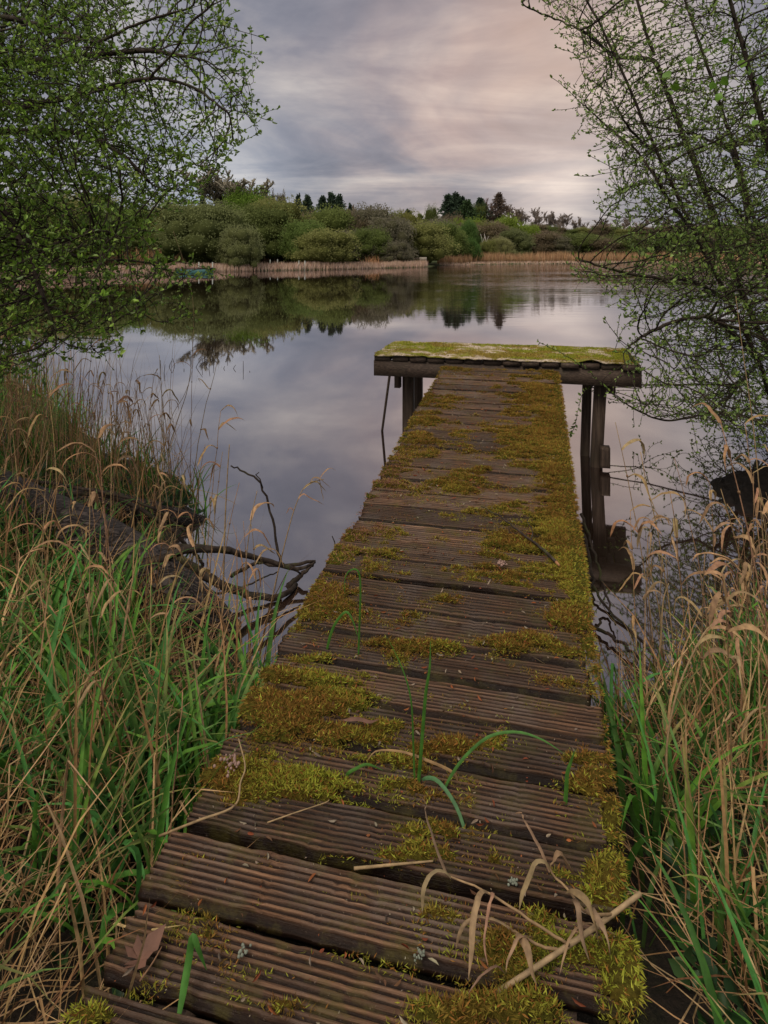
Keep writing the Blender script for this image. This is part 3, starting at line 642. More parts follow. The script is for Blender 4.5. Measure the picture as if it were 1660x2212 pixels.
# fallen dry reed with curled leaves
reed = thing('fallen_reed', 'broken dry reed stalk with curled leaves lying across the right side of the planks', 'reed', Pdeck(1200, 2060))
def rl(name, me):
    o = link(name, me, reed); o.location = -reed.location; return o
b = MB(); b.tube(smooth_path([Pdeck(1068, 2148, .01), Pdeck(1130, 2108, .015), Pdeck(1205, 2058, .03), Pdeck(1290, 2000, .045), Pdeck(1384, 1930, .06)], 20), .0042, 8, (.36, .26, .15), .08); rl('stalk', b.mesh('stalk', M_straw, True))
for P in ([Pdeck(1212, 2054, .03), Pdeck(1160, 2040, .04), Pdeck(1117, 2015, .06), Pdeck(1095, 2000, .08)], [Pdeck(1230, 2042, .04), Pdeck(1150, 1990, .08), Pdeck(1055, 1928, .11), Pdeck(970, 1892, .12)], [Pdeck(1325, 1975, .05), Pdeck(1268, 1970, .08), Pdeck(1225, 1920, .10), Pdeck(1190, 1880, .12), Pdeck(1198, 1855, .14)]):
    b = MB(); b.tube(smooth_path(P, 14, .001), np.linspace(.0026, .0014, 15), 6, (.33, .22, .12), .1); rl('side_shoot', b.mesh('side_shoot', M_straw, True))
def curl(p0, fall, length, w, turns, colr, head):
    P = []; p = Vector(p0); a = head; pit0 = .7+random.random()*.5; n = 14; bend = .15+random.random()*.8; endp = -.5-1.0*random.random()**.6
    for k in range(n+1):
        P.append(p.copy()); pit = pit0+(endp-pit0)*min(1, (k/n)/bend)**1.3+(random.random()-.5)*.25; a += (random.random()-.5)*.5
        p = p+Vector((cos(a)*cos(pit), sin(a)*cos(pit), sin(pit)))*(length/n)
    s = np.linspace(0, 1, n+1); wid = w*np.sin(np.clip(s*1.0+.12, 0, 1)*pi)**.6
    tw = head+pi/2; sd_ = np.stack([np.cos(tw+s*1.2), np.sin(tw+s*1.2), .35*np.sin(s*4)], -1); sd_ /= np.linalg.norm(sd_, axis=1)[:, None]
    b = MB(); b.ribbon(P, wid, sd_, colr, .3); return b
for (x, y, h_, ln, w_, tr, hd) in [(968, 1892, .12, .16, .009, 3.6, 2.4), (975, 1894, .12, .12, .010, 3.2, 3.4), (1055, 1926, .11, .17, .012, 2.8, 3.7), (1060, 1930, .10, .14, .008, 3.4, 4.6), (1192, 1878, .12, .13, .013, 4.2, 3.0), (1195, 1858, .14, .12, .012, 4.8, .3), (1190, 1882, .12, .14, .012, 3.8, 2.5), (1225, 1925, .10, .13, .012, 3.4, -1.2), (1240, 1945, .09, .12, .010, 3.6, -1.8), (1262, 1968, .08, .13, .012, 3.3, -1.4), (1118, 2014, .06, .10, .013, 3.4, -1.7), (1100, 2004, .08, .15, .010, 3.0, 3.6), (1150, 2035, .05, .12, .008, 2.6, 3.8), (1090, 2100, .03, .12, .008, 2.2, 3.9), (1290, 2000, .05, .15, .006, 2.2, 3.6)]:
    rl('curled_leaf', curl(Pdeck(x, y, h_), 0, ln, w_, tr, vary((.27, .18, .10), 1, .2)[0], hd).mesh('curled_leaf', M_straw, True))
# twig on the deck
tw = thing('twig', 'dark forked twig with a pale broken end lying on moss halfway along the jetty', 'twig', Pdeck(1147, 1165))
def tl_(name, me, mat=None): o = link(name, me, tw); o.location = -tw.location; return o
b = MB(); b.tube(smooth_path([Pdeck(1040, 1094, .02), Pdeck(1080, 1115, .02), Pdeck(1112, 1140, .03), Pdeck(1147, 1166, .03), Pdeck(1170, 1184, .025), Pdeck(1203, 1215, .02)], 18, .002), np.linspace(.0018, .006, 19), 6, None, .2); tl_('stem', b.mesh('stem', M_bark, True))
b = MB(); b.tube(smooth_path([Pdeck(1147, 1166, .03), Pdeck(1151, 1150, .04), Pdeck(1139, 1126, .05)], 8, .001), np.linspace(.0035, .0012, 9), 5); tl_('side_twig', b.mesh('side_twig', M_bark, True))
b = MB(); b.tube([Pdeck(1202, 1214, .021), Pdeck(1209, 1222, .018)], [.0062, .004], 6, (.4, .2, .1)); tl_('broken_end', b.mesh('broken_end', M_straw, True))
# dead leaf
b = MB(); c0 = Pdeck(300, 2072, .012); Ls = []
for (a, l) in [(1.15, .055), (.2, .026), (2.2, .03), (-.6, .03), (3.0, .03), (-1.9, .03), (4.2, .026)]:
    d_ = SX*cos(a)+AX*sin(a); q = SX*cos(a+pi/2)+AX*sin(a+pi/2)
    V_ = [c0, c0+d_*l*.5+q*l*.28+DN*.008, c0+d_*l+DN*.014, c0+d_*l*.5-q*l*.28+DN*.002]; b.add([tuple(v_) for v_ in V_], [[0, 1, 2, 3]])
link('dead_leaf', b.mesh('dead_leaf', M_deadleaf), label='crumpled brown dead leaf lying at the lower left corner of the planks', category='leaf')
b = MB(); b.ribbon(smooth_path([Pdeck(740, 1555, .02), Pdeck(770, 1548, .03), Pdeck(800, 1556, .025), Pdeck(820, 1553, .02)], 8), np.array([.002, .01, .014, .014, .012, .012, .01, .006, .002]), np.array(AX), (1, 1, 1), .4)
link('dead_leaf', b.mesh('dead_leaf', M_deadleaf), label='small rolled dark leaf on bright moss at the left of the planks', category='leaf')
def balls(name, label, cat, c0, n, spread, r, mat, flat_=.4):
    b = MB()
    for k in range(n):
        p = Vector(c0)+SX*random.gauss(0, spread)+AX*random.gauss(0, spread)+DN*abs(random.gauss(0, spread*flat_)); rr = r*(.6+.6*random.random())
        zs = np.linspace(-1, 1, 5); b.tube([p+DN*rr*z_ for z_ in zs], [rr*.35, rr*.85, rr, rr*.8, rr*.3], 6)
    link(name, b.mesh(name, mat, True), label=label, category=cat)
balls('seed_head', 'clump of small pinkish dried seed pods on the moss at the left edge', 'seed head', Pdeck(502, 1650, .03), 34, .012, .0038, M_seed)
balls('seed_head', 'little round tan seed clump on moss at right of the walkway near the twig', 'seed head', Pdeck(1083, 1219, .02), 26, .008, .0045, M_seed, .8)
for (x, y, lb) in [(525, 2053, 'pale grey lichen tuft beside a twig on the lower left planks'), (1105, 1905, 'greyish pink lichen lump on the bare planks at right above the dry reed'), (905, 2058, 'tiny upright white lichen flake in the middle of the near planks')]:
    balls('lichen_tuft', lb, 'lichen', Pdeck(x, y, .004), 16, .0055, .0028, M_cone)

# ------------------------------------------------------------------ bank vegetation
def land_samples(n, xr, yr, smin=0.0, smax=99):
    x = xr[0]+rng.random(n)*(xr[1]-xr[0]); y = yr[0]+rng.random(n)*(yr[1]-yr[0]); s = sdist(x, y, near_poly); k = (s > smin) & (s < smax)
    rel = np.stack([x-O.x, y-O.y], -1); ss = rel@np.array([SX.x, SX.y]); k &= ~((ss > -.05) & (ss < DW+.04) & (y < 6)); x = x[k]; y = y[k]
    return np.stack([x, y, terrain(x, y)-.01], -1), ss[k]
def grow(name, label, cat, sets, mat):
    off = 0; Vs = []; Fs = []; Cs = []
    for V_, F_, C_ in sets: Vs.append(V_); Fs.append(F_+off); Cs.append(C_); off += len(V_)
    return link(name, mesh_np(name, np.concatenate(Vs), np.concatenate(Fs), mat, np.concatenate(Cs), True), kind='stuff', label=label, category=cat)
GP = [(.07, .20, .03), (.11, .27, .035), (.04, .11, .02), (.08, .25, .06), (.06, .15, .03)]
TP = [(.42, .26, .12), (.32, .18, .08), (.52, .36, .18), (.22, .11, .05), (.40, .26, .14)]
def bset(P, h0, h1, w0, w1, pal, lean=.5, curl0=.2, curl1=2.2, K=8, clump=0, kinkp=0):
    n = len(P); head = rng.random(n)*2*pi; hgt = h0+rng.random(n)*(h1-h0)
    kink = np.where(rng.random(n) < kinkp, .35+rng.random(n)*.5, 9.0)
    return blades(P, head, hgt, rng.random(n)*lean, curl0+rng.random(n)**1.5*(curl1-curl0), w0+rng.random(n)*(w1-w0), mixpal(pal, n), K, kink)
def clumps(P, per, spread):
    n = len(P); Q = np.repeat(P, per, 0); Q[:, :2] += rng.normal(size=(len(Q), 2))*spread; return Q
def dens(P, seed, thr, sc=1.6): return P[fbm(P[:, 0]*sc, P[:, 1]*sc, 3, seed) > thr]
def openkeep(P):
    """bank log shows through: thin the growth right on it"""
    a = np.array(Pz(60, 1130, .15))[:2]; b_ = np.array(Pz(470, 1390, .0))[:2]; d = b_-a; tt = np.clip(((P[:, :2]-a)@d)/(d@d), 0, 1); r = np.linalg.norm(P[:, :2]-a-tt[:, None]*d, axis=1); fr = (P[:, 1] < a[1]) & (r < .8); return P[((r > .26) | (rng.random(len(P)) < .33)) & (~fr | (rng.random(len(P)) < .7))]
PL1 = openkeep(clumps(dens(land_samples(1050, (-3.4, -.3), (.9, 3.5), .02)[0], 80, .44), 6, .035))
PL2 = openkeep(clumps(dens(land_samples(1200, (-5.8, -.4), (3.1, 8), .0)[0], 81, .36), 6, .05))
PL3 = land_samples(1000, (-9, -4), (5.5, 11), -.2)[0]
PR1 = clumps(dens(land_samples(950, (.6, 3.2), (.9, 4.0), -.1)[0], 82, .44), 5, .04)
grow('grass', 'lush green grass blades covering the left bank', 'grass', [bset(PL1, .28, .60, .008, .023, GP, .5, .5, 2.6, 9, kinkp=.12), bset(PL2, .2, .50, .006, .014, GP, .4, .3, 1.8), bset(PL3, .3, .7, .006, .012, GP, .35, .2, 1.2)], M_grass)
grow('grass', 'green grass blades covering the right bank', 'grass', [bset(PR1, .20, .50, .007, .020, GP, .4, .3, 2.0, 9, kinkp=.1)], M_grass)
def lie(P, n, h0, h1, w0, w1):
    return blades(P, rng.random(len(P))*2*pi, h0+rng.random(len(P))*(h1-h0), .9+rng.random(len(P))*.6, -.3+rng.random(len(P))*.8, w0+rng.random(len(P))*(w1-w0), mixpal(TP, len(P)), 4)
SL = openkeep(land_samples(7500, (-3.6, -.3), (.9, 3.9), 0)[0]); SL[:, 2] += rng.random(len(SL))*.12
SL2 = openkeep(land_samples(3500, (-8, -1.0), (3.4, 10), 0)[0]); SL2[:, 2] += rng.random(len(SL2))*.1
SR = land_samples(6000, (.6, 3.4), (.9, 4), -.05)[0]; SR[:, 2] += rng.random(len(SR))*.12
UL3 = land_samples(800, (-5, -1.4), (3.4, 7.5), -.15)[0]; UL = openkeep(land_samples(3200, (-3.6, -.4), (.9, 4.9), 0)[0]); UR = land_samples(2800, (.7, 3.3), (.9, 4), -.1)[0]; UL2 = land_samples(900, (-9, -1.5), (4.4, 11), -.1)[0]
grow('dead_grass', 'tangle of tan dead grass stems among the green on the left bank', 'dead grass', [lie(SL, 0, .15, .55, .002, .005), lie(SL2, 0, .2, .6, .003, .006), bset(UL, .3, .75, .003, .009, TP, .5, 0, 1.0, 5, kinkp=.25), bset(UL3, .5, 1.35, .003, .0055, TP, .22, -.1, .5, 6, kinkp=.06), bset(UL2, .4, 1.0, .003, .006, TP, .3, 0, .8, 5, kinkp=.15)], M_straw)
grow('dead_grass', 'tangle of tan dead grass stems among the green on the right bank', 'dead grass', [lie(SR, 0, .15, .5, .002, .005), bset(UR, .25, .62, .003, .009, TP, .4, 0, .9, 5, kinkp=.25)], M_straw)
# low broad-leaved herbs on the banks
def herbs(n, xr, yr):
    P = land_samples(n, xr, yr, .02)[0]; Q = np.repeat(P, 7, 0); k = np.arange(len(Q)); ang = k*2.4; tl = .6+rng.random(len(Q))*.7
    dr = np.stack([np.cos(ang)*np.sin(tl), np.sin(ang)*np.sin(tl), np.cos(tl)], -1); Q = Q+dr*.01; Q[:, 2] += rng.random(len(Q))*.10
    L = .03+rng.random(len(Q))*.035; return leaves(Q, dr, L, L*.7, mixpal([(.04, .11, .03), (.06, .13, .04), (.03, .07, .03)], len(Q)))
grow('water_mint', 'low broad leaved herbs growing under the grass on both banks', 'herbs', [herbs(700, (-3.4, -.3), (.9, 5)), herbs(400, (.6, 3.2), (.9, 4))], M_leaf)

# dead reeds standing as individuals
def reed_proto(kind):
    hgt = {0: 1.05, 1: 1.25, 2: .85, 3: 1.0, 4: .7}[kind % 5]; random.seed(100+kind)
    lean = (random.random()-.5)*.35; lean2 = (random.random()-.5)*.3
    P = [Vector((lean*s**1.7*hgt+(random.random()-.5)*.008, lean2*s**1.7*hgt, s*hgt)) for s in np.linspace(0, 1, 12)]
    b = MB(); b.tube(P, np.linspace(.0035, .0015, 12), 5, vary((.34, .23, .13), 1, .15)[0], .1)
    for k in (3, 6, 9): b.tube([P[k], P[k]+(P[k+1]-P[k])*.08], .0045, 5, (.25, .15, .08))
    me_s = b.mesh('stalk', M_straw, True); lv = []
    nl = [3, 4, 5, 0, 2, 4][kind % 6]
    for k in range(nl):
        i = 11-random.randint(0, 5); lb = curl(P[i], 0, .15+random.random()*.15, .010+random.random()*.012, 2.4+random.random()*1.8, vary((.36, .23, .12), 1, .25)[0], random.random()*6.28); lv.append(lb.mesh('dried_leaf', M_straw, True))
    return me_s, lv
protos = [reed_proto(k) for k in range(14)]; random.seed(11)
def place_reed(p, label, group, sc=1.0, k=None, rz=None):
    k = random.randrange(14) if k is None else k; me_s, lv = protos[k]
    o = thing('dead_reed', label, 'reed', p, group, random.random()*6.28 if rz is None else rz); o.scale = (sc, sc, sc*(.9+random.random()*.2))
    link('stalk', me_s, o)
    for m_ in lv: link('dried_leaf', m_, o)
P = land_samples(600, (-3.6, -.4), (1.35, 5.4), .0)[0]; P = P[rng.permutation(len(P))][:150]
for p in P: place_reed(p, 'tan dead reed with drooping dried leaves standing in the grass of the left bank', 'dead reeds standing on the left bank', .55+random.random()*.3 if p[1] < 3.4 else .7+random.random()*.35)
P = land_samples(500, (.8, 3.0), (1.35, 4.2), -.35)[0]; P = P[rng.permutation(len(P))][:100]
for p in P: place_reed(p, 'tan dead reed with drooping dried leaves standing in the growth of the right bank', 'dead reeds standing on the right bank', .6+random.random()*.4)
def px_reed(label, base, d, pts, r=.0035, leafs=(), colr=ST, name='dead_reed', cat='reed'):
    d = Pz(base[0], base[1], .1).y if base[1] > 900 else d
    o = thing(name, label, cat, Pd(base[0], base[1], d)); P = smooth_path([Pd(base[0], base[1], d)]+[Pd(x, y, d+.02*i) for i, (x, y) in enumerate(pts)], 24)
    b = MB(); b.tube(P, np.linspace(r, r*.45, 25), 5, colr, .1); c_ = link('stalk', b.mesh('stalk', M_straw, True), o); c_.location = -o.location
    for (fr, ln, w_, tr, hd) in leafs:
        c_ = link('dried_leaf', curl(P[int(fr*24)], 0, ln, w_, tr, vary((.33, .21, .12), 1, .2)[0], hd).mesh('dried_leaf', M_straw, True), o); c_.location = -o.location
px_reed('tallest thin dead reed at left, curving up past the far shoreline', (362, 975), 3.6, [(385, 905), (408, 830), (417, 740), (418, 660), (405, 590), (375, 500)], .0035)
px_reed('thin dead reed bowed outward over the water at left', (365, 960), 3.8, [(372, 900), (400, 850), (417, 790), (415, 720)], .003)
px_reed('straight dark topped reed standing against the water, left of the dead twig', (478, 1370), 2.45, [(483, 1250), (487, 1120), (492, 1020), (496, 960)], .0045)
px_reed('leaning tan reed with a drooping seed plume over the water by the jetty', (560, 1420), 2.3, [(580, 1330), (600, 1240), (622, 1150), (640, 1090), (662, 1048), (700, 1035)], .0032, [(.72, .16, .012, 3.2, .3), (.8, .15, .012, 3.3, .2), (.88, .14, .008, 2.8, .1), (.93, .14, .007, 2.6, 0), (.97, .12, .006, 2.4, .3), (.66, .07, .01, 3.2, 2.8)])
px_reed('slim straight reed leaning right just in front of the arching dead twig', (505, 1440), 2.35, [(520, 1330), (533, 1200), (545, 1110), (556, 1060)], .003)
px_reed('tan reed with broad papery hanging leaves on the right bank by the water', (1437, 1560), 2.0, [(1420, 1480), (1428, 1380), (1433, 1300), (1445, 1260)], .004, [(.95, .16, .016, 3.0, 3.3), (.8, .12, .014, 3.2, 2.8)])
px_reed('tall pale reed with bent over leaves, on the right bank nearest the jetty', (1500, 1960), 1.35, [(1470, 1800), (1440, 1650), (1462, 1500), (1520, 1370), (1560, 1340)], .004, [(.9, .12, .014, 3.2, .2), (.75, .12, .012, 3.0, -.3), (.97, .1, .012, 2.8, .6)])
px_reed('pale curled dead reed reaching left over the dark reflections at right', (1432, 1420), 2.4, [(1425, 1320), (1405, 1230), (1400, 1170), (1410, 1120)], .003, [(.97, .14, .016, 2.6, 2.9), (.9, .15, .016, 1.8, 3.4), (1.0, .1, .012, 3.4, .2), (.99, .12, .012, 3.4, -.2)])
px_reed('broad pale arching dead leaf at the right edge of the picture beside the bank', (1590, 1760), 1.45, [(1600, 1620), (1612, 1560), (1640, 1530), (1690, 1530)], .006)
px_reed('straight thin reed rising at the far right in front of the leafy tree', (1655, 1250), 2.6, [(1640, 1050), (1625, 900), (1605, 760), (1590, 640)], .0035)
for i, (x0, y0, x1, y1) in enumerate([(1394, 1290, 1408, 1165), (1400, 1300, 1412, 1170), (1425, 1330, 1430, 1205), (1436, 1240, 1420, 1190), (1445, 1260, 1437, 1195)]):
    stalk_thing('bare_reed', 'thin bare tan reed stem standing in dark water right of the jetty', 'reed', [Pz(x0, y0, -.05), Pd((x0+x1)/2, (y0+y1)/2, Pz(x0, y0).y), Pd(x1, y1, Pz(x0, y0).y)], .0028, group='bare reed stems in the dark water')
# stems poking from calm water far left
for (x, y, h_, ln) in [(347, 800, 22, 0), (366, 792, 14, 6), (378, 790, 16, -5), (398, 800, 4, 0), (424, 793, 22, 14), (437, 792, 18, 1), (446, 788, 9, 1), (452, 797, 16, 2), (462, 792, 14, -1), (484, 796, 5, 2), (492, 778, 12, 0), (505, 796, 8, 5), (526, 800, 20, 0), (540, 803, 2, 0), (412, 780, 10, 0), (355, 805, 18, 2)]:
    p = Pz(x, y); stalk_thing('water_stem', 'short dark broken stem poking out of the calm water', 'stem', [p+Vector((0, 0, -.1)), p, Pd(x+ln, y-h_, p.y)], .006, (.03, .022, .018), n=6, group='broken stems poking out of the calm water')
stalk_thing('stick', 'small forked stick standing in the water by the left edge of the jetty', 'stick', [Pz(721, 1195, -.2), Pz(721, 1195), Pd(724, 1175, Pz(721, 1195).y), Pd(718, 1158, Pz(721, 1195).y)], .005, (.03, .02, .015), mat=M_bark)

# ------------------------------------------------------------------ logs and dead branches
def zpt(x, y, z): return Pz(x, y, z)
log = thing('fallen_log', 'thick dark fallen log with scaly bark sloping through the grass into the water', 'log', (-1.6, 2.6, 0))
def ll(name, me): o = link(name, me, log); o.location = -log.location; return o
def logmesh(P, R, sides=20, n=40):
    Pp = smooth_path(P, n); rr = np.interp(np.linspace(0, 1, n+1), np.linspace(0, 1, len(R)), R); b = MB(); b.tube(Pp, rr, sides, None, .10); return b.mesh('trunk', M_log, True)
ll('trunk', logmesh([zpt(-120, 1010, .42), zpt(60, 1100, .36), zpt(240, 1190, .30), zpt(390, 1300, .16), zpt(490, 1390, -.02)], [.12, .13, .13, .12, .10]))
def br(parent, pts, r0, r1, n=20, jit=.006, mat=M_bark, name='branch'):
    b = MB(); P = smooth_path(pts, n, jit); b.tube(P, np.linspace(r0, r1, n+1), 7, None, .2); me = b.mesh(name, mat, True)
    if parent is None: return me
    o = link(name, me, parent); o.location = -parent.location; return o
br(log, [zpt(150, 1290, .25), zpt(400, 1190, .35), Pd(540, 1120, 3.0) if False else zpt(540, 1200, .25), zpt(640, 1230, .12), zpt(680, 1215, .10)], .022, .006)
br(log, [zpt(345, 1180, .3), zpt(440, 1240, .2), zpt(520, 1280, .1), zpt(600, 1290, .03), zpt(640, 1262, .02)], .026, .012)
br(log, [zpt(330, 1190, .25), zpt(420, 1180, .22), zpt(520, 1195, .16), zpt(600, 1222, .10), zpt(682, 1213, .10)], .016, .008)
br(log, [zpt(500, 1245, .15), zpt(560, 1215, .16), zpt(610, 1215, .14), zpt(650, 1240, .08)], .010, .005)
br(log, [zpt(682, 1214, .10), zpt(655, 1238, .05), zpt(625, 1265, .0), zpt(600, 1290, -.06)], .006, .022)
br(log, [zpt(420, 1290, .12), zpt(520, 1270, .12), zpt(600, 1235, .08)], .007, .003)
br(log, [zpt(270, 1180, .2), zpt(290, 1130, .3), zpt(296, 1095, .42)], .022, .016)
log2 = thing('fallen_log', 'second dark log lying half buried behind the scaly one, farther up the left bank', 'log', (-2.2, 3.6, 0))
me = logmesh([zpt(-80, 1060, .3), zpt(80, 1085, .22), zpt(220, 1090, .20), zpt(340, 1110, .10), zpt(440, 1125, -.01)], [.08, .085, .085, .07, .03]); o = link('trunk', me, log2); o.location = -log2.location
br(log2, [zpt(60, 1085, .35), zpt(200, 1065, .42), zpt(320, 1110, .32), zpt(400, 1175, .15), zpt(440, 1220, .0)], .014, .008)
br(log2, [zpt(0, 1030, .4), zpt(150, 1050, .45), zpt(300, 1085, .4), zpt(410, 1150, .2)], .011, .006)
stk = thing('dead_twig', 'dark dead twig arching up from the water and curling left at its top', 'twig', Pd(607, 1212, 3.46))
br(stk, [Pd(607, 1214, 3.46), Pd(597, 1170, 3.48), Pd(585, 1105, 3.5), Pd(563, 1045, 3.5), Pd(530, 1018, 3.52), Pd(499, 1006, 3.54)], .008, .004, name='stem')
br(stk, [Pd(568, 1055, 3.5), Pd(562, 1035, 3.48), Pd(553, 1026, 3.48), Pd(560, 1020, 3.47)], .004, .002, 6, .002, name='side_twig')
for k, (pts, lb) in enumerate([([Pz(1262, 1155, .1), Pz(1278, 1240, .06), Pz(1300, 1300, .02), Pz(1400, 1400, 0), Pz(1440, 1470, .05)], 'long dead branch curving through the dark water right of the jetty'),
    ([Pz(1268, 1345, .02), Pz(1330, 1380, .03), Pz(1390, 1430, .04), Pz(1470, 1530, .12)], 'lower dead branch leading from the jetty side to the right bank'),
    ([Pd(1255, 1110, 3.5), Pd(1285, 1200, 3.35), Pd(1310, 1290, 3.2), Pd(1330, 1350, 3.0)], 'thin bare stick leaning beside the jetty above its dark reflection')]):
    o = link('dead_branch', br(None, pts, .009, .004, 24, .008), label=lb, category='branch')
b = MB(); b.tube(smooth_path([zpt(560, 1560, .1), zpt(600, 1500, .10), zpt(650, 1470, .05), zpt(700, 1440, 0)], 12), [.03+.006*sin(k) for k in range(13)], 10, None, .2)
link('driftwood', b.mesh('driftwood', M_bark, True), label='dark driftwood stump lying at the waterline beneath the left side of the jetty', category='driftwood')
# peat mound at the foot of the right tree
nu, nv = 160, 90; U, Vv = np.meshgrid(np.linspace(0, 1, nu), np.linspace(0, 1, nv), indexing='ij')
th = U*2*pi; rr = Vv; X = 3.35+np.cos(th)*rr*1.15; Y = 4.7+np.sin(th)*rr*.75-(X-2.2)*.1
Zm = .18*(1-rr**3)*(.8+.5*fbm(X*3, Y*3, 4, 90))-.10*rr+(fbm(X*12, Y*12, 4, 91)-.5)*.12+(fbm(X*30, Y*30, 3, 93)-.5)*.05
X = X+(fbm(X*5, Y*5, 3, 92)-.5)*.25*rr
V = np.stack([X, Y, Zm], -1).reshape(-1, 3); ii = (np.arange(nu-1)[:, None]*nv+np.arange(nv-1)[None]).ravel()
link('peat_mound', mesh_np('peat_mound', V, np.stack([ii, ii+nv, ii+nv+1, ii+1], -1), M_mud, smooth=True), label='low black peat mound rising from the water at the foot of the right tree', category='mound')

# ------------------------------------------------------------------ near trees by space colonisation
def colonise(att, seeds, step, infl, kill, iters, bias=(0, 0, 0), seed=1):
    """seeds: list of polylines (trunk limbs) -> nodes, parents"""
    r = np.random.default_rng(seed); nodes = []; par = []
    def near_idx(p):
        if not nodes: return -1
        a = np.array(nodes); return int(np.argmin(((a-np.array(p))**2).sum(1)))
    for li, (poly, attach) in enumerate(seeds):
        pr = -1 if not attach else near_idx(poly[0])
        L = sum((Vector(poly[i+1])-Vector(poly[i])).length for i in range(len(poly)-1)); n = max(3, int(L/step))
        for k, p in enumerate(smooth_path(poly, n, step*.18)):
            if attach and k == 0: continue
            nodes.append(tuple(p)); par.append(pr); pr = len(nodes)-1
    att = np.array(att); alive = np.ones(len(att), bool); nearest = np.full(len(att), -1); nd = np.full(len(att), 1e9)
    new = np.arange(len(nodes)); N = np.array(nodes); Pn = list(par); bias = np.array(bias)
    stuck = {}
    for it in range(iters):
        idx = np.where(alive)[0]
        if len(idx) == 0 or len(new) == 0: break
        kd = kdtree.KDTree(len(new))
        for j in new: kd.insert(N[j], int(j))
        kd.balance()
        for a in idx:
            co_, j, d = kd.find(att[a])
            if d < nd[a]: nd[a] = d; nearest[a] = j
        alive &= nd > kill
        idx = np.where(alive & (nd < infl))[0]
        if len(idx) == 0: break
        dirs = att[idx]-N[nearest[idx]]; dirs /= np.linalg.norm(dirs, axis=1)[:, None]+1e-9
        acc = np.zeros((len(N), 3)); np.add.at(acc, nearest[idx], dirs); g = np.unique(nearest[idx])
        dd = acc[g]; dd /= np.linalg.norm(dd, axis=1)[:, None]+1e-9
        # keep inertia of the parent twig
        pd = np.array([N[q]-N[Pn[q]] if Pn[q] >= 0 else np.zeros(3) for q in g]); pd /= np.linalg.norm(pd, axis=1)[:, None]+1e-9
        dd = dd+pd*.55+bias+r.normal(size=dd.shape)*.22; dd /= np.linalg.norm(dd, axis=1)[:, None]+1e-9
        keep = np.array([stuck.get(int(q), 0) < 4 for q in g])
        for q in g: stuck[int(q)] = stuck.get(int(q), 0)+1
        g = g[keep]; dd = dd[keep]
        if len(g) == 0: break
        base = len(N); N = np.concatenate([N, N[g]+dd*step]); Pn += [int(q) for q in g]; new = np.arange(base, len(N))
    # free shoots beyond the tips
    hasch = np.zeros(len(N), bool); hasch[[q for q in Pn if q >= 0]] = True
    NN = [tuple(p) for p in N]
    for i in np.where(~hasch)[0]:
        if r.random() > .42 or Pn[i] < 0: continue
        d = N[i]-N[Pn[i]]; d /= np.linalg.norm(d)+1e-9; p = N[i]; pr = int(i)
        for k in range(int(r.integers(2, 8))):
            d = d+r.normal(size=3)*.18+np.array([0, 0, .05]); d /= np.linalg.norm(d); p = p+d*step*.72; NN.append(tuple(p)); Pn.append(pr); pr = len(NN)-1
    return np.array(NN), np.array(Pn)
def build_tree(thg, N, par, r_tip, expo, rmax, r_seed, nseed, mat):
    n = len(N); load = np.zeros(n); ch = [[] for _ in range(n)]
    for i in range(n):
        if par[i] >= 0: ch[par[i]].append(i)
    rad = np.zeros(n)
    for i in range(n-1, -1, -1):
        rad[i] = r_tip if not ch[i] else min(rmax, (sum(rad[c_]**expo for c_ in ch[i]))**(1/expo))
    # paths
    big = MB(); small = MB(); done = np.zeros(n, bool)
    starts = [i for i in range(n) if par[i] < 0]
    stack = list(starts)
    while stack:
        i = stack.pop(); pth = [i] if par[i] < 0 else [par[i], i]
        while ch[i]:
            cs = sorted(ch[i], key=lambda c_: -rad[c_]); stack += cs[1:]; i = cs[0]; pth.append(i)
        P = N[pth].copy()
        if len(P) > 3:
            for _ in range(2): P[1:-1] = P[1:-1]*.5+(P[:-2]+P[2:])*.25
        R = rad[pth]
        if par[pth[0]] >= 0 or len(pth) > 1: R = R.copy(); R[0] = min(R[0], R[1]*1.25)
        if len(P) < 2: continue
        (big if R[0] > .012 else small).tube(P, R, 7 if R[0] > .012 else 4, None, .12 if R[0] > .012 else 0, caps=False)
    if big.V: o = link('trunk', big.mesh('trunk', mat, True), thg); o.location = -thg.location
    if small.V: o = link('twigs', small.mesh('twigs', mat, True), thg); o.location = -thg.location
    return rad, ch
def crown_leaves(thg, N, par, rad, ch, rlim, prob, per, L0, L1, ratio, pal, spread=.9, up=.35, dropoff=None):
    idx = [i for i in range(len(N)) if par[i] >= 0 and rad[i] < rlim]
    P = []; Dd = []
    for i in idx:
        tip = not ch[i]
        if not tip and random.random() > prob: continue
        d = N[i]-N[par[i]]; d = d/(np.linalg.norm(d)+1e-9)
        for k in range(per+(3 if tip else 0)):
            P.append(N[i]-d*random.random()*.012); Dd.append(d*.9+rng.normal(size=3)*spread*.6+np.array([0, 0, up]))
    P = np.array(P); Dd = np.array(Dd); n = len(P); L = L0+rng.random(n)*(L1-L0)
    V_, F_, C_ = leaves(P, Dd, L, L*ratio, mixpal(pal, n, .3))
    o = link('foliage', mesh_np('foliage', V_, F_, M_leaf, C_), thg); o.location = -thg.location; print('leaves', n)
def inpoly(x, y, poly):
    return sdist(x, y, np.array(poly, float)) > 0
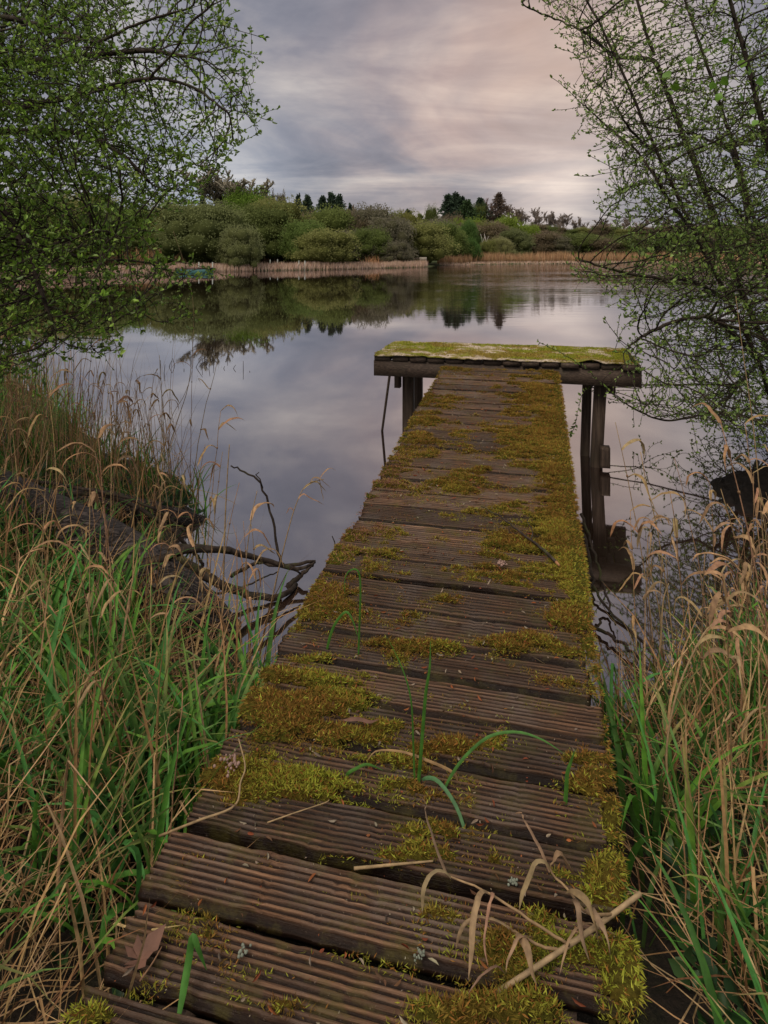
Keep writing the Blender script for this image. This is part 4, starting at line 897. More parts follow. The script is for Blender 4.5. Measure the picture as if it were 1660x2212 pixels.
def attract(poly, n, d0, d1, weight=None, extra=None, seed=0):
    r = np.random.default_rng(seed); poly = np.array(poly, float); lo, hi = poly.min(0), poly.max(0); out = []
    while len(out) < n:
        x = lo[0]+r.random(4000)*(hi[0]-lo[0]); y = lo[1]+r.random(4000)*(hi[1]-lo[1]); k = inpoly(x, y, poly)
        if weight is not None: k &= r.random(4000) < weight(x, y)
        for X, Y in zip(x[k], y[k]):
            d = (d0**3+r.random()*(d1**3-d0**3))**(1/3); p = Pd(X, Y, d)
            if float(fbm(p.x*2.6+p.z*1.3, p.y*2.0-p.z*2.2, 3, 77)) < .43+.1*r.random(): continue
            out.append(tuple(p))
            if len(out) >= n: break
    return out
# left tree
treeL = thing('willow_tree', 'overhanging willow with fresh green leaves filling the upper left above the bank', 'tree', (-3.5, 4.3, .15))
polyL = [(-330, -160), (545, -160), (530, 0), (520, 35), (600, 60), (585, 95), (545, 100), (560, 145), (572, 270), (530, 325), (485, 350), (470, 390), (425, 405), (400, 440), (330, 470), (340, 540), (450, 575), (490, 595), (440, 620), (415, 640), (470, 690), (400, 715), (280, 700), (265, 760), (150, 775), (20, 810), (-330, 900)]
wL = lambda x, y: np.clip(1.1-(x+60)/640.0, .16, 1)*np.where(y > 600, .55, 1)*np.where((y > 480) & (x > 250), .35, 1)
attL = attract(polyL, 23000, 2.7, 4.9, wL, seed=3)
base = Vector((-3.5, 4.3, .1))
def lim(pts): return [Pd(x, y, d) for x, y, d in pts]
T0 = [base, base+Vector((.15, -.1, .7)), base+Vector((.25, -.3, 1.4)), base+Vector((.5, -.5, 2.3)), base+Vector((.9, -.6, 3.2))]
def frm(p, pts): return ([Vector(p)]+lim(pts), True)
seedsL = [(T0, False),
 frm(T0[2], [(-60, 262, 3.7), (60, 232, 3.6), (185, 200, 3.5), (320, 170, 3.4), (420, 190, 3.4), (500, 250, 3.35)]),
 frm(T0[2], [(-60, 320, 3.9), (90, 285, 3.8), (180, 290, 3.7), (270, 340, 3.6), (330, 400, 3.5)]),
 frm(T0[1], [(-60, 420, 3.4), (10, 470, 3.3), (65, 540, 3.2), (120, 530, 3.2), (200, 500, 3.1), (280, 515, 3.1)]),
 frm(T0[1], [(-40, 470, 3.6), (60, 520, 3.5), (180, 555, 3.4), (300, 565, 3.3), (380, 590, 3.3), (440, 600, 3.3)]),
 frm(Pd(65, 540, 3.2), [(80, 600, 3.15), (100, 660, 3.1), (125, 730, 3.1)]),
 frm(T0[3], [(-60, 60, 3.6), (90, 55, 3.5), (200, 90, 3.4), (300, 50, 3.4), (420, 15, 3.3)]),
 frm(Pd(320, 170, 3.4), [(380, 110, 3.35), (400, 60, 3.3), (460, 10, 3.3)]),
 frm(T0[3], [(-60, 150, 4.3), (120, 130, 4.2), (300, 110, 4.1), (450, 130, 4.0)]),
 frm(T0[1], [(-60, 620, 4.2), (60, 640, 4.1), (160, 690, 4.0), (240, 720, 3.9)])]
NL, pL = colonise(attL, seedsL, .034, .42, .041, 160, (0, 0, -.05), 5)
radL, chL = build_tree(treeL, NL, pL, .0016, 2.4, .07, 0, 0, M_bark); print('left nodes', len(NL))
LP = [(.14, .24, .03), (.20, .34, .04), (.10, .18, .03), (.26, .40, .07), (.13, .21, .04)]
crown_leaves(treeL, NL, pL, radL, chL, .0058, .8, 1, .014, .034, .52, LP)
# right tree
treeR = thing('alder_tree', 'many stemmed tree with thin leaning trunks and small fresh leaves rising along the right side', 'tree', (3.75, 5.1, .1))
polyR = [(1130, 15), (1165, -160), (2050, -160), (2050, 1000), (1700, 980), (1560, 930), (1440, 905), (1330, 870), (1420, 830), (1360, 790), (1325, 735), (1345, 700), (1330, 640), (1245, 595), (1235, 560), (1330, 590), (1400, 580), (1345, 520), (1290, 440), (1330, 410), (1310, 350), (1330, 330), (1250, 280), (1215, 185), (1300, 175), (1230, 130), (1215, 60)]
wR = lambda x, y: np.clip((x-1120)/380.0, .15, 1)*np.where(y > 520, 1.0, .65)*np.where((y > 620) & (x < 1500), .35, 1)*np.where((y < 330) & (x < 1350), .7, 1)
attR = attract(polyR, 25000, 3.5, 6.6, wR, seed=4)
bR = Vector((3.75, 5.1, .05))
S1 = [bR]+lim([(1690, 900, 5.46), (1640, 780, 5.18), (1575, 650, 5.04), (1500, 500, 4.90), (1420, 330, 4.83), (1335, 130, 4.76), (1265, -10, 4.76), (1230, -120, 4.76)])
S2 = [bR+Vector((.1, .1, 0))]+lim([(1730, 850, 5.74), (1680, 700, 5.60), (1640, 520, 5.46), (1590, 330, 5.46), (1530, 150, 5.32), (1470, -30, 5.32), (1430, -150, 5.32)])
S3 = [bR+Vector((.15, -.15, 0))]+lim([(1800, 700, 4.76), (1710, 480, 4.62), (1650, 280, 4.48), (1610, 120, 4.48), (1560, -60, 4.48), (1520, -160, 4.48)])
S4 = [bR+Vector((-.05, .2, 0))]+lim([(1680, 800, 6.16), (1600, 620, 6.16), (1520, 400, 6.02), (1460, 250, 6.02), (1400, 80, 5.88), (1360, -60, 5.88)])
S5 = [bR+Vector((.2, 0, 0))]+lim([(1760, 500, 5.04), (1700, 250, 4.90), (1680, 80, 4.90), (1660, -160, 4.90)])
seedsR = [(S1, False), (S2, False), (S3, False), (S4, False), (S5, False),
 frm(Pd(1335, 130, 6.66), [(1270, 75, 4.62), (1210, 45, 4.62), (1140, 18, 4.55)]),
 frm(Pd(1420, 330, 6.76), [(1370, 290, 4.76), (1310, 200, 4.69), (1260, 165, 4.62)]),
 frm(Pd(1500, 500, 6.86), [(1450, 440, 4.76), (1380, 330, 4.69), (1320, 280, 4.62), (1220, 190, 4.62)]),
 frm(Pd(1575, 650, 7.06), [(1500, 610, 4.76), (1420, 600, 4.62), (1330, 585, 4.55), (1250, 560, 4.48)]),
 frm(Pd(1640, 780, 7.25), [(1560, 870, 5.18), (1500, 900, 5.04), (1420, 905, 4.90), (1350, 870, 4.76), (1310, 840, 4.76), (1262, 792, 4.62), (1210, 762, 4.62), (1163, 738, 4.62)]),
 frm(Pd(1640, 780, 7.25), [(1560, 700, 4.62), (1480, 690, 4.48), (1400, 720, 4.34), (1345, 760, 4.34)]),
 frm(Pd(1640, 520, 7.64), [(1560, 420, 5.04), (1460, 400, 4.90), (1370, 400, 4.76), (1310, 430, 4.76)]),
 frm(Pd(1590, 330, 7.64), [(1500, 290, 5.18), (1420, 275, 5.04), (1360, 255, 4.90)]),
 frm(Pd(1290, 830, 6.66), [(1260, 850, 4.69), (1245, 910, 4.62), (1232, 940, 4.62)])]
NR, pR = colonise(attR, seedsR, .047, .56, .056, 160, (0, 0, .0), 6)
radR, chR = build_tree(treeR, NR, pR, .0020, 2.5, .03, 0, 0, M_bark); print('right nodes', len(NR))
RP = [(.15, .24, .05), (.21, .32, .06), (.11, .18, .04), (.27, .37, .11)]
crown_leaves(treeR, NR, pR, radR, chR, .0075, .85, 1, .016, .034, .5, RP)
# larger alder leaves, a few, near the top right
sprig = thing('leafy_sprig', 'sprig of large round bright green leaves hanging before the right tree near the top', 'sprig', Pd(1600, 120, 2.4))
b = MB(); b.tube(smooth_path([Pd(1720, 60, 2.4), Pd(1600, 140, 2.4), (Pd(1520, 170, 2.4)), Pd(1440, 165, 2.4)], 16), np.linspace(.004, .0015, 17), 5); o = link('stem', b.mesh('stem', M_bark, True), sprig); o.location = -sprig.location
pts = [(1520, 112), (1558, 88), (1432, 160), (1470, 190), (1505, 185), (1605, 128), (1617, 150), (1540, 175), (1560, 165), (1600, 200), (1440, 195), (1580, 190), (1545, 205), (1640, 260), (1618, 240), (1650, 170), (1500, 130)]
Pp = np.array([tuple(Pd(x, y, 2.3+random.random()*.3)) for x, y in pts]); dr = rng.normal(size=(len(pts), 3))*.5+np.array([0, -.2, -.6]); L = .024+rng.random(len(pts))*.018
V_, F_, C_ = leaves(Pp, dr, L, L*.95, mixpal([(.10, .22, .02), (.13, .27, .03)], len(pts)), .1); o = link('foliage', mesh_np('foliage', V_, F_, M_leaf, C_), sprig); o.location = -sprig.location

# ------------------------------------------------------------------ far trees
def bush_mesh(seed, nl, nleaf, size, dens_in=.25, flat_=1.0):
    """unit crown: footprint radius .5, height 1, base 0"""
    r = np.random.default_rng(seed); lob = []
    for k in range(nl):
        a = r.random()*2*pi; q = sqrt(r.random()); z = .12+.62*r.random()**.8; lim_ = .40*sqrt(max(.05, 1-((z-.18)/.80)**2)); rr = .13+.11*r.random()
        lob.append((cos(a)*q*lim_, sin(a)*q*lim_, z, rr, .75+.5*r.random()))
    lob.append((0, 0, .45, .36, 1)); lob.append((0, 0, .25, .38, .9)); lob = np.array(lob)
    V, Q, C = [], [], []
    # dark inner cores
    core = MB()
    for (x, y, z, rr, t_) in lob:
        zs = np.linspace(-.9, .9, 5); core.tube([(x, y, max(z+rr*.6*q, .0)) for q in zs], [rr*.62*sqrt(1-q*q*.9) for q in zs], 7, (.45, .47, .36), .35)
    n = nleaf; pick = r.choice(len(lob), n, p=(lob[:, 3]**2)/(lob[:, 3]**2).sum()); d = r.normal(size=(n, 3)); d /= np.linalg.norm(d, axis=1)[:, None]
    d[:, 2] = np.where(d[:, 2] < -.3, -d[:, 2]*.6, d[:, 2])
    P = lob[pick, :3]+d*lob[pick, 3:4]*(.82+.3*r.random((n, 1)))
    P[:, 2] = np.abs(P[:, 2])
    nrm = d+r.normal(size=(n, 3))*.8; tone = (.6+.4*lob[pick, 4])*(.82+.36*r.random(n))
    V_, F_, C_ = quads(P, nrm, size*(.6+.8*r.random(n)), size*(.5+.5*r.random(n)), np.repeat(tone[:, None], 3, 1)*np.array([[1, 1, 1]]))
    core.add(V_, [F_], C_); return core.mesh('crown', M_farleaf)
def trunk_mesh(seed, h=.5):
    random.seed(seed); b = MB()
    for k in range(4): a = random.random()*6.28; b.tube(smooth_path([(0, 0, -.05), (cos(a)*.06, sin(a)*.06, h*.4), (cos(a)*.2, sin(a)*.2, h)], 6), np.linspace(.018, .006, 7), 5, (1, 1, 1))
    return b.mesh('trunk', M_farwood)
def branchy(seed, levels, r0, rmin, spread, upb, leaf=0, leafsize=.02, colr=(1, 1, 1), nchild=(3, 5), ln0=.38, ivy=0):
    random.seed(seed); wood = MB(); LPs = []
    def rec(p, d, ln, r, lv):
        n = 4; P = [p]; q = Vector(p); dd = Vector(d)
        for k in range(n):
            dd = (dd+Vector([(random.random()-.5)*.35 for _ in range(3)])+Vector((0, 0, upb))).normalized(); q = q+dd*(ln/n); P.append(q.copy())
        wood.tube(P, np.linspace(r, max(rmin, r*.55), n+1), 5 if lv == 0 else 3, colr, 0, caps=False)
        if lv >= levels:
            LPs.extend([P[-1], P[-2], P[2]]); return
        for c_ in range(random.randint(*nchild)):
            k = random.randint(1, n); sp = spread*(.6+.8*random.random())
            nd_ = (dd+Vector([random.gauss(0, 1) for _ in range(3)]).normalized()*sp).normalized(); rec(P[k], nd_, ln*(.55+.25*random.random()), max(rmin, r*.55), lv+1)
    rec(Vector((0, 0, 0)), Vector((0, 0, 1)), ln0, r0, 0)
    zmax = max(v[2] for vv in wood.V for v in vv); xm = float(np.percentile(np.abs(np.concatenate(wood.V)[:, 0]), 97))
    for i in range(len(wood.V)): wood.V[i] = wood.V[i]*np.array([.5/xm, .5/xm, 1/zmax])
    wm = wood.mesh('branches', M_farwood); lm = None
    if leaf:
        A = np.array([tuple(p) for p in LPs])*np.array([.5/xm, .5/xm, 1/zmax]); A = np.repeat(A, leaf, 0)+rng.normal(size=(len(A)*leaf, 3))*.018; n = len(A)
        V_, F_, C_ = quads(A, rng.normal(size=(n, 3)), leafsize*(.6+.8*rng.random(n)), leafsize*(.6+.4*rng.random(n)), np.repeat(.7+.6*rng.random((n, 1)), 3, 1)); lm = mesh_np('crown', V_, F_, M_farleaf, C_)
    return wm, lm
def conifer_mesh(seed, ragged=.2, open_=.0, broad=1.0):
    r = np.random.default_rng(seed); tr = MB(); tr.tube([(0, 0, 0), (0, 0, 1)], [.018, .003], 5); P = []; Dd = []; L = []
    nw = 26
    for k in range(nw):
        z = .45+.54*k/nw; R = min((1-z)*2.9,1)*.5*broad*(1-ragged*r.random())
        for j in range(9):
            a = r.random()*2*pi; ln = R*(.45+.65*r.random())
            for m_ in range(10):
                f = (m_+r.random())/10
                if r.random() < open_: continue
                P.append((cos(a)*ln*f, sin(a)*ln*f, z-.10*f*f*(1-z)+.02*r.normal())); Dd.append((cos(a)+r.normal()*.5, sin(a)+r.normal()*.5, -.2+r.normal()*.4)); L.append(.06*(1.2-f*.5)*(.6+.7*r.random()))
    P = np.array(P); L = np.array(L); V_, F_, C_ = quads(P, np.array(Dd), L, L*.5, np.repeat(.6+.7*r.random((len(P), 1)), 3, 1)); 
    return tr.mesh('trunk', M_farwood), mesh_np('crown', V_, F_, M_farleaf, C_)
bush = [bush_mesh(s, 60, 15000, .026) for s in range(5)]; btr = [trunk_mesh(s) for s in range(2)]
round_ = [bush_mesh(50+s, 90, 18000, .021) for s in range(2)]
con = [conifer_mesh(1), conifer_mesh(2, .5, .25), conifer_mesh(3, .35, .1, .8)]
bare = [branchy(s, 6, .016, .0026, .62, .14, 0, nchild=(2, 4), ln0=.20) for s in (1, 2, 3)]
sparse = [branchy(s+20, 6, .014, .0020, .58, .17, 1, .014, nchild=(3, 4), ln0=.22) for s in (1, 2)]
random.seed(5)
def far_tree(kind, x, ytop, wpx, d, colr, label, group=None, base_y=None, k=None, deep=None):
    d = d*.9; pt = Pd(x, ytop, d); X = pt.x; z0 = tz(X, d) if base_y is None else Pd(x, base_y, d).z
    z0 = max(z0, .0); h = (pt.z-z0)*(1.13 if kind in ('bush', 'round', 'poplar') else 1.0)+.2; wd = wpx/1400.0*d*(3.0 if kind == 'conifer' else 1.3 if kind in ('bare', 'sparse') else 1.18)
    names = {'bush': 'willow_bush', 'round': 'round_bush', 'conifer': 'conifer_tree', 'bare': 'bare_tree', 'sparse': 'birch_tree', 'poplar': 'poplar_tree'}
    o = thing(names[kind], label, 'bush' if kind in ('bush', 'round') else 'tree', (X, d, z0-.15), group, random.random()*6.28); dp = wd if deep is None else deep
    o.scale = (wd, dp, h)
    def part(nm, me, c_): q = link(nm, me, o); q.color = (*c_, 1); return q
    if kind in ('bush', 'poplar'): k = random.randrange(5) if k is None else k; part('crown', bush[k], colr); part('trunk', btr[k % 2], (.05, .04, .03))
    elif kind == 'round': k = random.randrange(2); part('crown', round_[k], colr); part('trunk', btr[k], (.05, .04, .03))
    elif kind == 'conifer': k = random.randrange(3) if k is None else k; part('trunk', con[k][0], (.04, .03, .025)); part('crown', con[k][1], colr)
    elif kind == 'bare': k = random.randrange(3) if k is None else k; part('branches', bare[k][0], colr)
    elif kind == 'sparse': k = random.randrange(2) if k is None else k; part('branches', sparse[k][0], (.13, .12, .09)); part('crown', sparse[k][1], colr)
    return o
OL = (.105, .11, .038); GR = (.075, .11, .026); DK = (.065, .08, .026); LM = (.095, .13, .022); BR = (.085, .068, .045); GB = (.085, .08, .055); FG = (.024, .038, .024); GY = (.11, .12, .06)
# left, partly behind the overhanging willow
for (x, y, w_, d, c_) in [(-180, 430, 260, 62, OL), (-30, 455, 200, 64, GR), (90, 440, 190, 70, OL), (190, 460, 170, 74, DK), (270, 448, 150, 80, GR), (20, 420, 220, 82, GB), (160, 415, 200, 90, OL)]:
    far_tree('bush', x, y, w_, d, c_, 'olive bush on the far shore seen through the branches of the left willow', 'bushes behind the left willow')
far_tree('round', 372, 440, 110, 80, OL, 'rounded olive bush on the far shore just left of the biggest round bush')
far_tree('round', 438, 438, 172, 72, (.085, .098, .04), 'biggest round olive bush on the far shore, right behind the moored green boats')
far_tree('round', 520, 492, 82, 68, (.10, .11, .05), 'lower paler lobe of a bush at the water edge right of the biggest round bush')
far_tree('sparse', 547, 364, 110, 97, (.11, .09, .06), 'tall thin crowned tree standing highest above the far left wood', k=0)
far_tree('sparse', 478, 407, 46, 97, (.10, .08, .06), 'smaller thin crowned tree left of the tallest one in the far wood', k=1)
far_tree('bush', 536, 418, 96, 90, (.075, .12, .02), 'bright green tree top below the tallest thin crowned tree')
far_tree('sparse', 590, 405, 40, 95, (.09, .085, .05), 'feathery bush top leaning right beside the tallest thin crowned tree', k=1)
far_tree('bush', 600, 434, 130, 86, OL, 'broad olive tree in the middle of the left wood')
far_tree('bush', 572, 450, 120, 82, DK, 'dark olive tree behind the pale lobe of the round bush')
far_tree('bush', 655, 478, 84, 79, (.07, .10, .028), 'fresh green willow by the water with dark limbs showing')
far_tree('bush', 700, 498, 120, 76, OL, 'spreading willow leaning over the far reeds in the middle of the left shore')
far_tree('bush', 715, 450, 110, 94, (.08, .10, .03), 'yellowish olive tree above the leaning willow')
far_tree('bush', 770, 458, 110, 96, BR, 'brownish budding tree right of the yellowish olive one')
far_tree('bush', 775, 500, 100, 88, GB, 'grey olive willow at the water edge right of the leaning willow')
far_tree('conifer', 438, 423, 18, 112, FG, 'tiny spruce tip showing above the biggest round bush', k=0)
far_tree('conifer', 612, 424, 20, 112, FG, 'small dark spruce tip between the tallest thin crowned tree and the dark cypress', k=1)
far_tree('conifer', 645, 420, 22, 112, FG, 'ragged narrow spruce left of the flat topped dark pine', k=1)
far_tree('conifer', 665, 422, 34, 110, FG, 'flat topped dark pine beside the ragged spruce', k=2)
for x, y in ((697, 424), (716, 417), (733, 421)): far_tree('conifer', x, y, 30, 108, FG, 'one of the clustered dark cypresses above the middle of the left wood', 'clustered dark cypresses', k=0)
far_tree('conifer', 757, 440, 20, 110, FG, 'small dark spruce right of the clustered cypresses', k=2)
far_tree('bare', 775, 440, 40, 108, BR, 'bare twiggy tree top right of the clustered cypresses')
far_tree('bush', 800, 448, 96, 97, GB, 'grey brown budding tree in the centre of the far wood')
far_tree('bare', 812, 444, 60, 99, BR, 'bare twiggy top above the grey brown tree in the centre')
far_tree('bush', 798, 494, 90, 87, (.065, .085, .025), 'darker green willow low in the centre of the far shore')
far_tree('bush', 845, 470, 90, 90, GB, 'grey green tree sloping down right of the centre')
far_tree('bush', 852, 520, 60, 86, GB, 'low grey willow beside the small reed point')
far_tree('bush', 912, 483, 112, 95, OL, 'big rounded olive willow just right of the centre of the shore')
far_tree('bush', 965, 482, 82, 104, (.065, .085, .025), 'dark green willow sloping right behind the olive one')
far_tree('bush', 880, 462, 60, 112, (.10, .10, .03), 'yellow brown tree top left of the house')
far_tree('bush', 854, 460, 46, 112, (.09, .10, .03), 'small olive tree top left of the yellow brown one')
far_tree('conifer', 882, 453, 34, 118, FG, 'dark evergreen left of the house roof', k=2)
far_tree('conifer', 908, 463, 24, 119, DK, 'low dark evergreen touching the house roof', k=0)
far_tree('round', 932, 446, 30, 125, DK, 'small round crowned tree right above the house')
far_tree('poplar', 1012, 482, 44, 108, (.045, .08, .022), 'tall narrow fresh green tree at the water edge in the far middle')
far_tree('bush', 1018, 518, 38, 105, (.04, .075, .02), 'low bright green bush in front of the tall narrow green tree')
far_tree('round', 1055, 520, 42, 112, OL, 'small round olive bush beside the tall reeds on the right shore')
far_tree('round', 1084, 514, 48, 113, (.13, .13, .06), 'round bush with pale yellowish side on the right shore')
far_tree('bush', 1010, 470, 66, 124, LM, 'bright lime green tree top below the dark conifers')
far_tree('bush', 1095, 470, 66, 128, LM, 'bright lime green tree top right of the birch stems')
far_tree('bush', 1140, 486, 56, 128, LM, 'lime green tree farthest right of the lime ones')
far_tree('bush', 1065, 485, 76, 122, BR, 'brownish tree mass behind the birch stems')
far_tree('bush', 975, 466, 52, 126, BR, 'brownish budding tree at the left foot of the dark pines')
far_tree('bush', 1110, 498, 80, 120, (.07, .08, .035), 'olive brown tree below the lime ones')
for x, y, w_, c_ in ((1175, 502, 90, BR), (1215, 512, 80, GB), (1255, 505, 90, DK), (1300, 515, 80, BR), (1345, 508, 90, DK), (1400, 512, 90, BR), (1450, 505, 90, GR), (1510, 510, 90, BR), (1570, 500, 100, DK), (1640, 506, 100, BR), (1720, 498, 120, DK)):
    far_tree('bush', x, y, w_, 122+random.random()*8, c_, 'low brown green bush on the bank behind the tall reeds of the right shore', 'bushes along the right shore')
far_tree('conifer', 968, 420, 34, 150, FG, 'left one of the tall dark pines on the rise', k=1); far_tree('conifer', 985, 417, 36, 151, FG, 'middle one of the tall dark pines on the rise', k=2); far_tree('conifer', 998, 425, 30, 150, FG, 'right one of the tall dark pines on the rise', k=1)
far_tree('conifer', 1010, 432, 30, 148, (.03, .05, .02), 'mid green spruce right of the tall dark pines', k=0)
far_tree('conifer', 1038, 428, 26, 150, FG, 'dark spruce left of the bare brown tree on the rise', k=0)
far_tree('bush', 1035, 440, 30, 149, DK, 'dark leafy tree between the spruces on the rise')
far_tree('bare', 1056, 426, 34, 152, (.10, .06, .055), 'reddish brown bare tree between the spruces on the rise')
far_tree('conifer', 1078, 417, 30, 150, (.06, .045, .035), 'tall brownish spruce highest on the right of the rise', k=0)
far_tree('bare', 1103, 440, 40, 154, BR, 'bare tree just right of the brownish spruce')
for x, y, w_ in ((1120, 448, 36), (1155, 446, 52), (1187, 460, 26), (1205, 455, 38), (1225, 460, 34), (1245, 468, 30), (1262, 474, 30), (1300, 470, 40), (1340, 468, 40), (1385, 472, 40), (1430, 468, 44), (1480, 472, 40), (1530, 470, 44), (1590, 466, 46), (1650, 470, 44)):
    far_tree('bare', x, y, w_, 158+random.random()*4, (.12, .10, .085), 'bare round crowned tree on the ridge to the right of the conifers', 'bare trees along the ridge')
for x in (1040, 1048): 
    p = Pd(x, 540, 106); b = MB(); b.tube([(p.x, 106, tz(p.x, 106)), (p.x+.2, 106, 3.4), (p.x-.1, 106, Pd(x, 505, 106).z)], [.14, .11, .04], 6, (.45, .42, .38)); b.tube([(p.x+.1, 106, 3), (p.x+.6, 106, Pd(x, 510, 106).z)], [.07, .03], 5, (.45, .42, .38))
    link('birch_tree', b.mesh('birch_tree', M_reed, True), label='pale bare birch stem showing in front of the brown trees on the right shore', category='tree', group='pale birch stems')
random.seed(19)
for k in range(24):
    xx = 430+k*27+random.random()*12; far_tree('bush', xx, 462+max(0, xx-700)*.055+random.random()*12, 90, 96+max(0, xx-560)*.06, random.choice([OL, GR, OL, GB, DK, BR]), 'green brown tree crown deep in the far wood, mostly hidden by the bushes before it', 'crowns filling the far wood')
random.seed(9)
for k in range(26):
    far_tree('bush', 1130+k*24+random.random()*10, 484+random.random()*12, 46, 150+random.random()*6, random.choice([BR, DK, GB, OL]), 'low hedge bush at the foot of the bare trees on the ridge', 'hedge bushes along the ridge')
# house
hp = Pd(911, 485, 115); hs = thing('house', 'small house with brown roof and pale gable half hidden by far trees', 'house', (hp.x, 115, hp.z-2.8))
hl = 4.4
b = MB(); b.box([(-hl*.62, -1.5, 0), (hl*.55, -1.5, 0), (hl*.55, 2.5, 0), (-hl*.62, 2.5, 0), (-hl*.62, -1.5, 2.3), (hl*.55, -1.5, 2.3), (hl*.55, 2.5, 2.3), (-hl*.62, 2.5, 2.3)]); b.add([(hl*.55, -1.5, 2.3), (hl*.55, 2.5, 2.3), (hl*.55, .5, 3.7), (.4, -1.52, 2.3), (3.6, -1.52, 2.3), (2.0, -1.52, 3.55)], [[0, 1, 2], [3, 4, 5]]); link('wall', b.mesh('wall', M_gable), hs)
b = MB(); b.add([(-hl*.68, -1.9, 2.2), (hl*.6, -1.9, 2.2), (hl*.6, .5, 3.8), (-hl*.68, .5, 3.8), (hl*.6, 2.9, 2.2), (-hl*.68, 2.9, 2.2)], [[[0, 1, 2, 3], [3, 2, 4, 5]]]); ro_ = link('roof', b.mesh('roof', M_roof), hs)

# ------------------------------------------------------------------ far reeds
def reedbed(name, label, pts, n, depth, h0, h1, w, pal, lean=.25, inland=0.0, patchy=0):
    P = [];  pts = [Vector((p.x, p.y, 0)) for p in pts]; seg = [(pts[i+1]-pts[i]).length for i in range(len(pts)-1)]; cum = np.concatenate([[0], np.cumsum(seg)])
    u = rng.random(n)*cum[-1]; k = np.clip(np.searchsorted(cum, u)-1, 0, len(seg)-1); f = (u-cum[k])/np.array(seg)[k]
    A = np.array([tuple(p) for p in pts]); B = A[k]*(1-f[:, None])+A[k+1]*f[:, None]; off = inland+rng.random(n)*depth+(fbm(u*.25, u*0, 3, 7)-.5)*1.2
    B[:, 1] += off
    if patchy: kp = fbm(u*.18, off*.3, 3, 19) > patchy; B = B[kp]; off = off[kp]
    B[:, 2] = np.maximum(terrain(B[:, 0], B[:, 1]), -.05); n = len(B)
    hgt = (h0+rng.random(n)*(h1-h0))*(.7+.6*fbm(B[:, 0]*.4, B[:, 1]*.2, 3, 3))
    V_, F_, C_ = blades(B, rng.random(n)*2*pi, hgt, rng.random(n)*lean, rng.random(n)*.4, w*(.6+.8*rng.random(n)), mixpal(pal, n, .3), 3)
    link(name, mesh_np(name, V_, F_, M_reed, C_), kind='stuff', label=label, category='reeds')
PK = [(.52, .38, .30), (.60, .46, .38), (.44, .30, .22), (.55, .40, .30)]
OR = [(.42, .26, .14), (.34, .20, .11), (.50, .33, .19)]
reedbed('cut_reeds', 'pale pink low cut reeds fringing the left and middle of the far shore', far_line[0:6], 17000, 4.0, .45, .75, .045, PK, inland=-.6)
reedbed('tall_reeds', 'tall tan reeds standing behind the moored green boats', [Pz(-60, 590), Pz(120, 585), Pz(300, 583), Pz(420, 581)], 2600, 3.5, 1.3, 2.3, .05, OR, .12)
reedbed('tall_reeds', 'sparse upright tan reeds under the willows of the left shore', [Pz(520, 580), Pz(700, 577), Pz(900, 573)], 1500, 2.5, .8, 1.6, .045, OR, .3, patchy=.5)
reedbed('reed_belt', 'long belt of tall orange tan reeds along the right shore', far_line[6:11], 17000, 4.5, 1.1, 1.8, .06, OR, .1, inland=.8)
reedbed('cut_reeds', 'thin line of pale low reeds before the tall belt of the right shore', far_line[6:11], 6000, 1.2, .2, .4, .07, PK, .2, inland=-.5)
p = Pz(803, 579); B = np.tile(np.array([p.x, p.y+.3, 0]), (160, 1)); B[:, :2] += rng.normal(size=(160, 2))*.5
V_, F_, C_ = blades(B, rng.random(160)*6.28, .8+rng.random(160)*.9, rng.random(160)*.8, rng.random(160)*.4, np.full(160, .04), mixpal([(.45, .24, .12), (.5, .3, .17)], 160), 4)
link('reed_tussock', mesh_np('reed_tussock', V_, F_, M_reed, C_), label='orange spiky tussock at the water edge in the middle of the far shore', category='tussock')

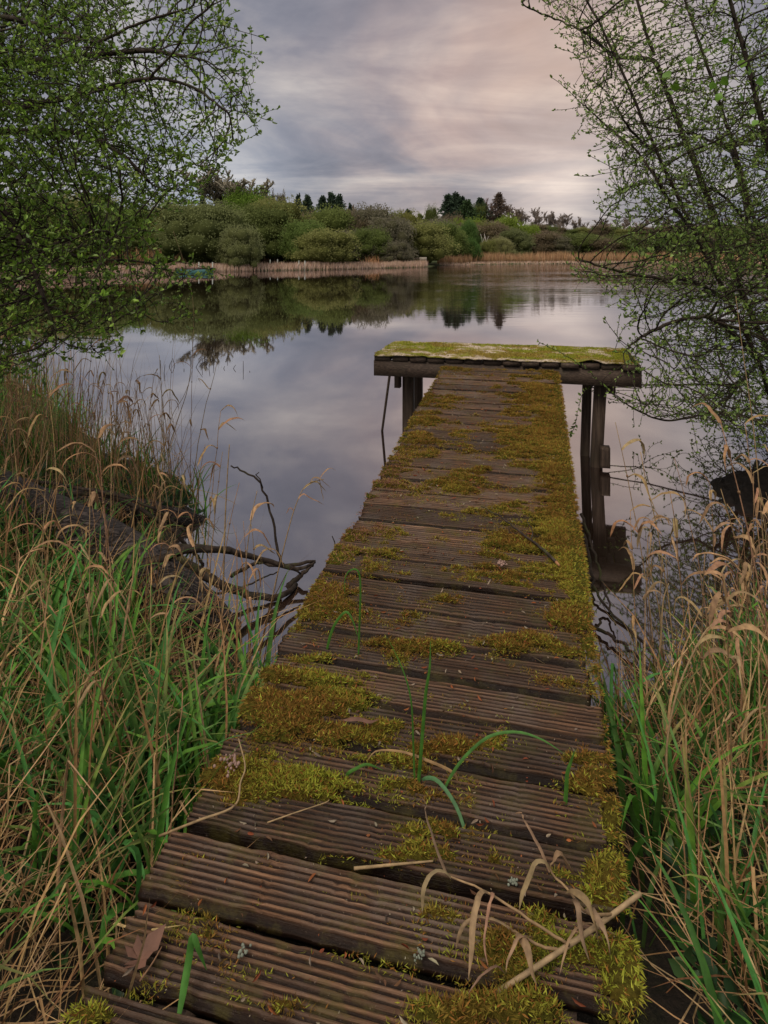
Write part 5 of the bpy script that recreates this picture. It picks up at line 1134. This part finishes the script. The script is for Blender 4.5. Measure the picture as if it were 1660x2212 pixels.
# ------------------------------------------------------------------ boats and posts
def punt(label, A, B_, width, h, deckmat=None, name='punt'):
    A = Vector(A); B_ = Vector(B_); ax = (B_-A); L = ax.length; rz = math.atan2(ax.y, ax.x); o = thing(name, label, 'boat', A, None, rz)
    n = 14; sec = []
    for k in range(n+1):
        s = k/n; wd = width/2*(1-.35*abs(2*s-1)**4); sh = h+.10*abs(2*s-1)**3; bt = .08*abs(2*s-1)**4
        sec.append([(s*L, -wd, sh), (s*L, -wd*.85, bt-.1), (s*L, wd*.85, bt-.1), (s*L, wd, sh), (s*L, wd-.06, sh), (s*L, (wd-.06)*.85, bt+.03), (s*L, -(wd-.06)*.85, bt+.03), (s*L, -wd+.06, sh)])
    V = np.array(sec).reshape(-1, 3); i = (np.arange(n)[:, None]*8+np.arange(8)[None]).ravel(); k = (np.arange(n)[:, None]*8+(np.arange(8)[None]+1) % 8).ravel()
    b = MB(); b.add(V, [np.stack([i, i+8, k+8, k], -1), np.arange(8), np.arange(8)[::-1]+8*n]); link('hull', b.mesh('hull', M_teal), o)
    for f in (.3, .65): b = MB(); b.obox((L*f, -width*.42, h-.09), (.28, 0, 0), (0, width*.84, 0), (0, 0, .03)); link('thwart', b.mesh('thwart', deckmat or M_teal), o)
    b = MB()
    for sy in (-1, 1): b.tube([(s*L, sy*(width/2*(1-.35*abs(2*s-1)**4)), h+.10*abs(2*s-1)**3+.012) for s in np.linspace(0, 1, 15)], .03, 5)
    link('gunwale', b.mesh('gunwale', deckmat or M_teal), o); return o, L
punt('long low teal boat moored at the far left shore among the cut reeds', Pz(322, 584.5)+Vector((0, 0, .0)), Pz(418, 586), 1.2, .42)
o, L = punt('teal boat covered with brown boards, moored by a pale post at far left', Pz(382, 590), Pz(457, 590.5), 1.2, .36, M_brownboard)
b = MB(); b.obox((.1, -.55, .43), (L*.95, 0, .0), (0, 1.1, 0), (0, 0, .04)); link('cover_boards', b.mesh('cover_boards', M_brownboard), o)
punt('small teal boat half hidden in the cut reeds between two pale posts', Pz(612, 582.5), Pz(662, 582.8), 1.0, .40)
for (x, yt, yb, lb) in [(430, 566, 589, 'pale post standing behind the brown boards of the boat'), (459.5, 566, 590, 'tallest pale post standing at the right end of the teal boat'), (537, 560, 583, 'leftmost of the thin pale posts standing in the cut reeds'), (553, 560, 582, 'second pale post from the left in the cut reeds'), (584, 561, 582.5, 'pale post in the cut reeds left of the small boat'), (600, 560, 582.5, 'pale post in the cut reeds touching the left end of the small boat'), (646, 563, 583.5, 'pale post at the right end of the small boat, left of the pair'), (659, 563, 583.5, 'pale post at the right end of the small boat, right of the pair')]:
    p = Pz(x, yb); q = Pd(x+.2, yt, p.y); b = MB(); b.tube([p-Vector((0, 0, .6)), p, q], [.055, .052, .048], 7); link('mooring_post', b.mesh('mooring_post', M_post, True), label=lb, category='post')
# bench-like staging
p = Pz(885, 576.5); st = thing('fishing_stand', 'low wooden fishing stand with a pale box end behind the reed point', 'stand', (p.x, p.y+2, 0))
b = MB(); b.obox((-1.6, 0, .95), (3.6, 0, 0), (0, .8, 0), (0, 0, .08)); link('deck', b.mesh('deck', M_brownboard), st)
b = MB(); b.obox((1.3, -.1, .7), (.9, 0, 0), (0, .5, 0), (0, 0, .45)); link('box', b.mesh('box', M_gable), st)
for x in (-1.5, .2, 1.9): b = MB(); b.tube([(x, .3, -.6), (x, .3, .95)], .06, 6); link('leg', b.mesh('leg', M_brownboard), st)
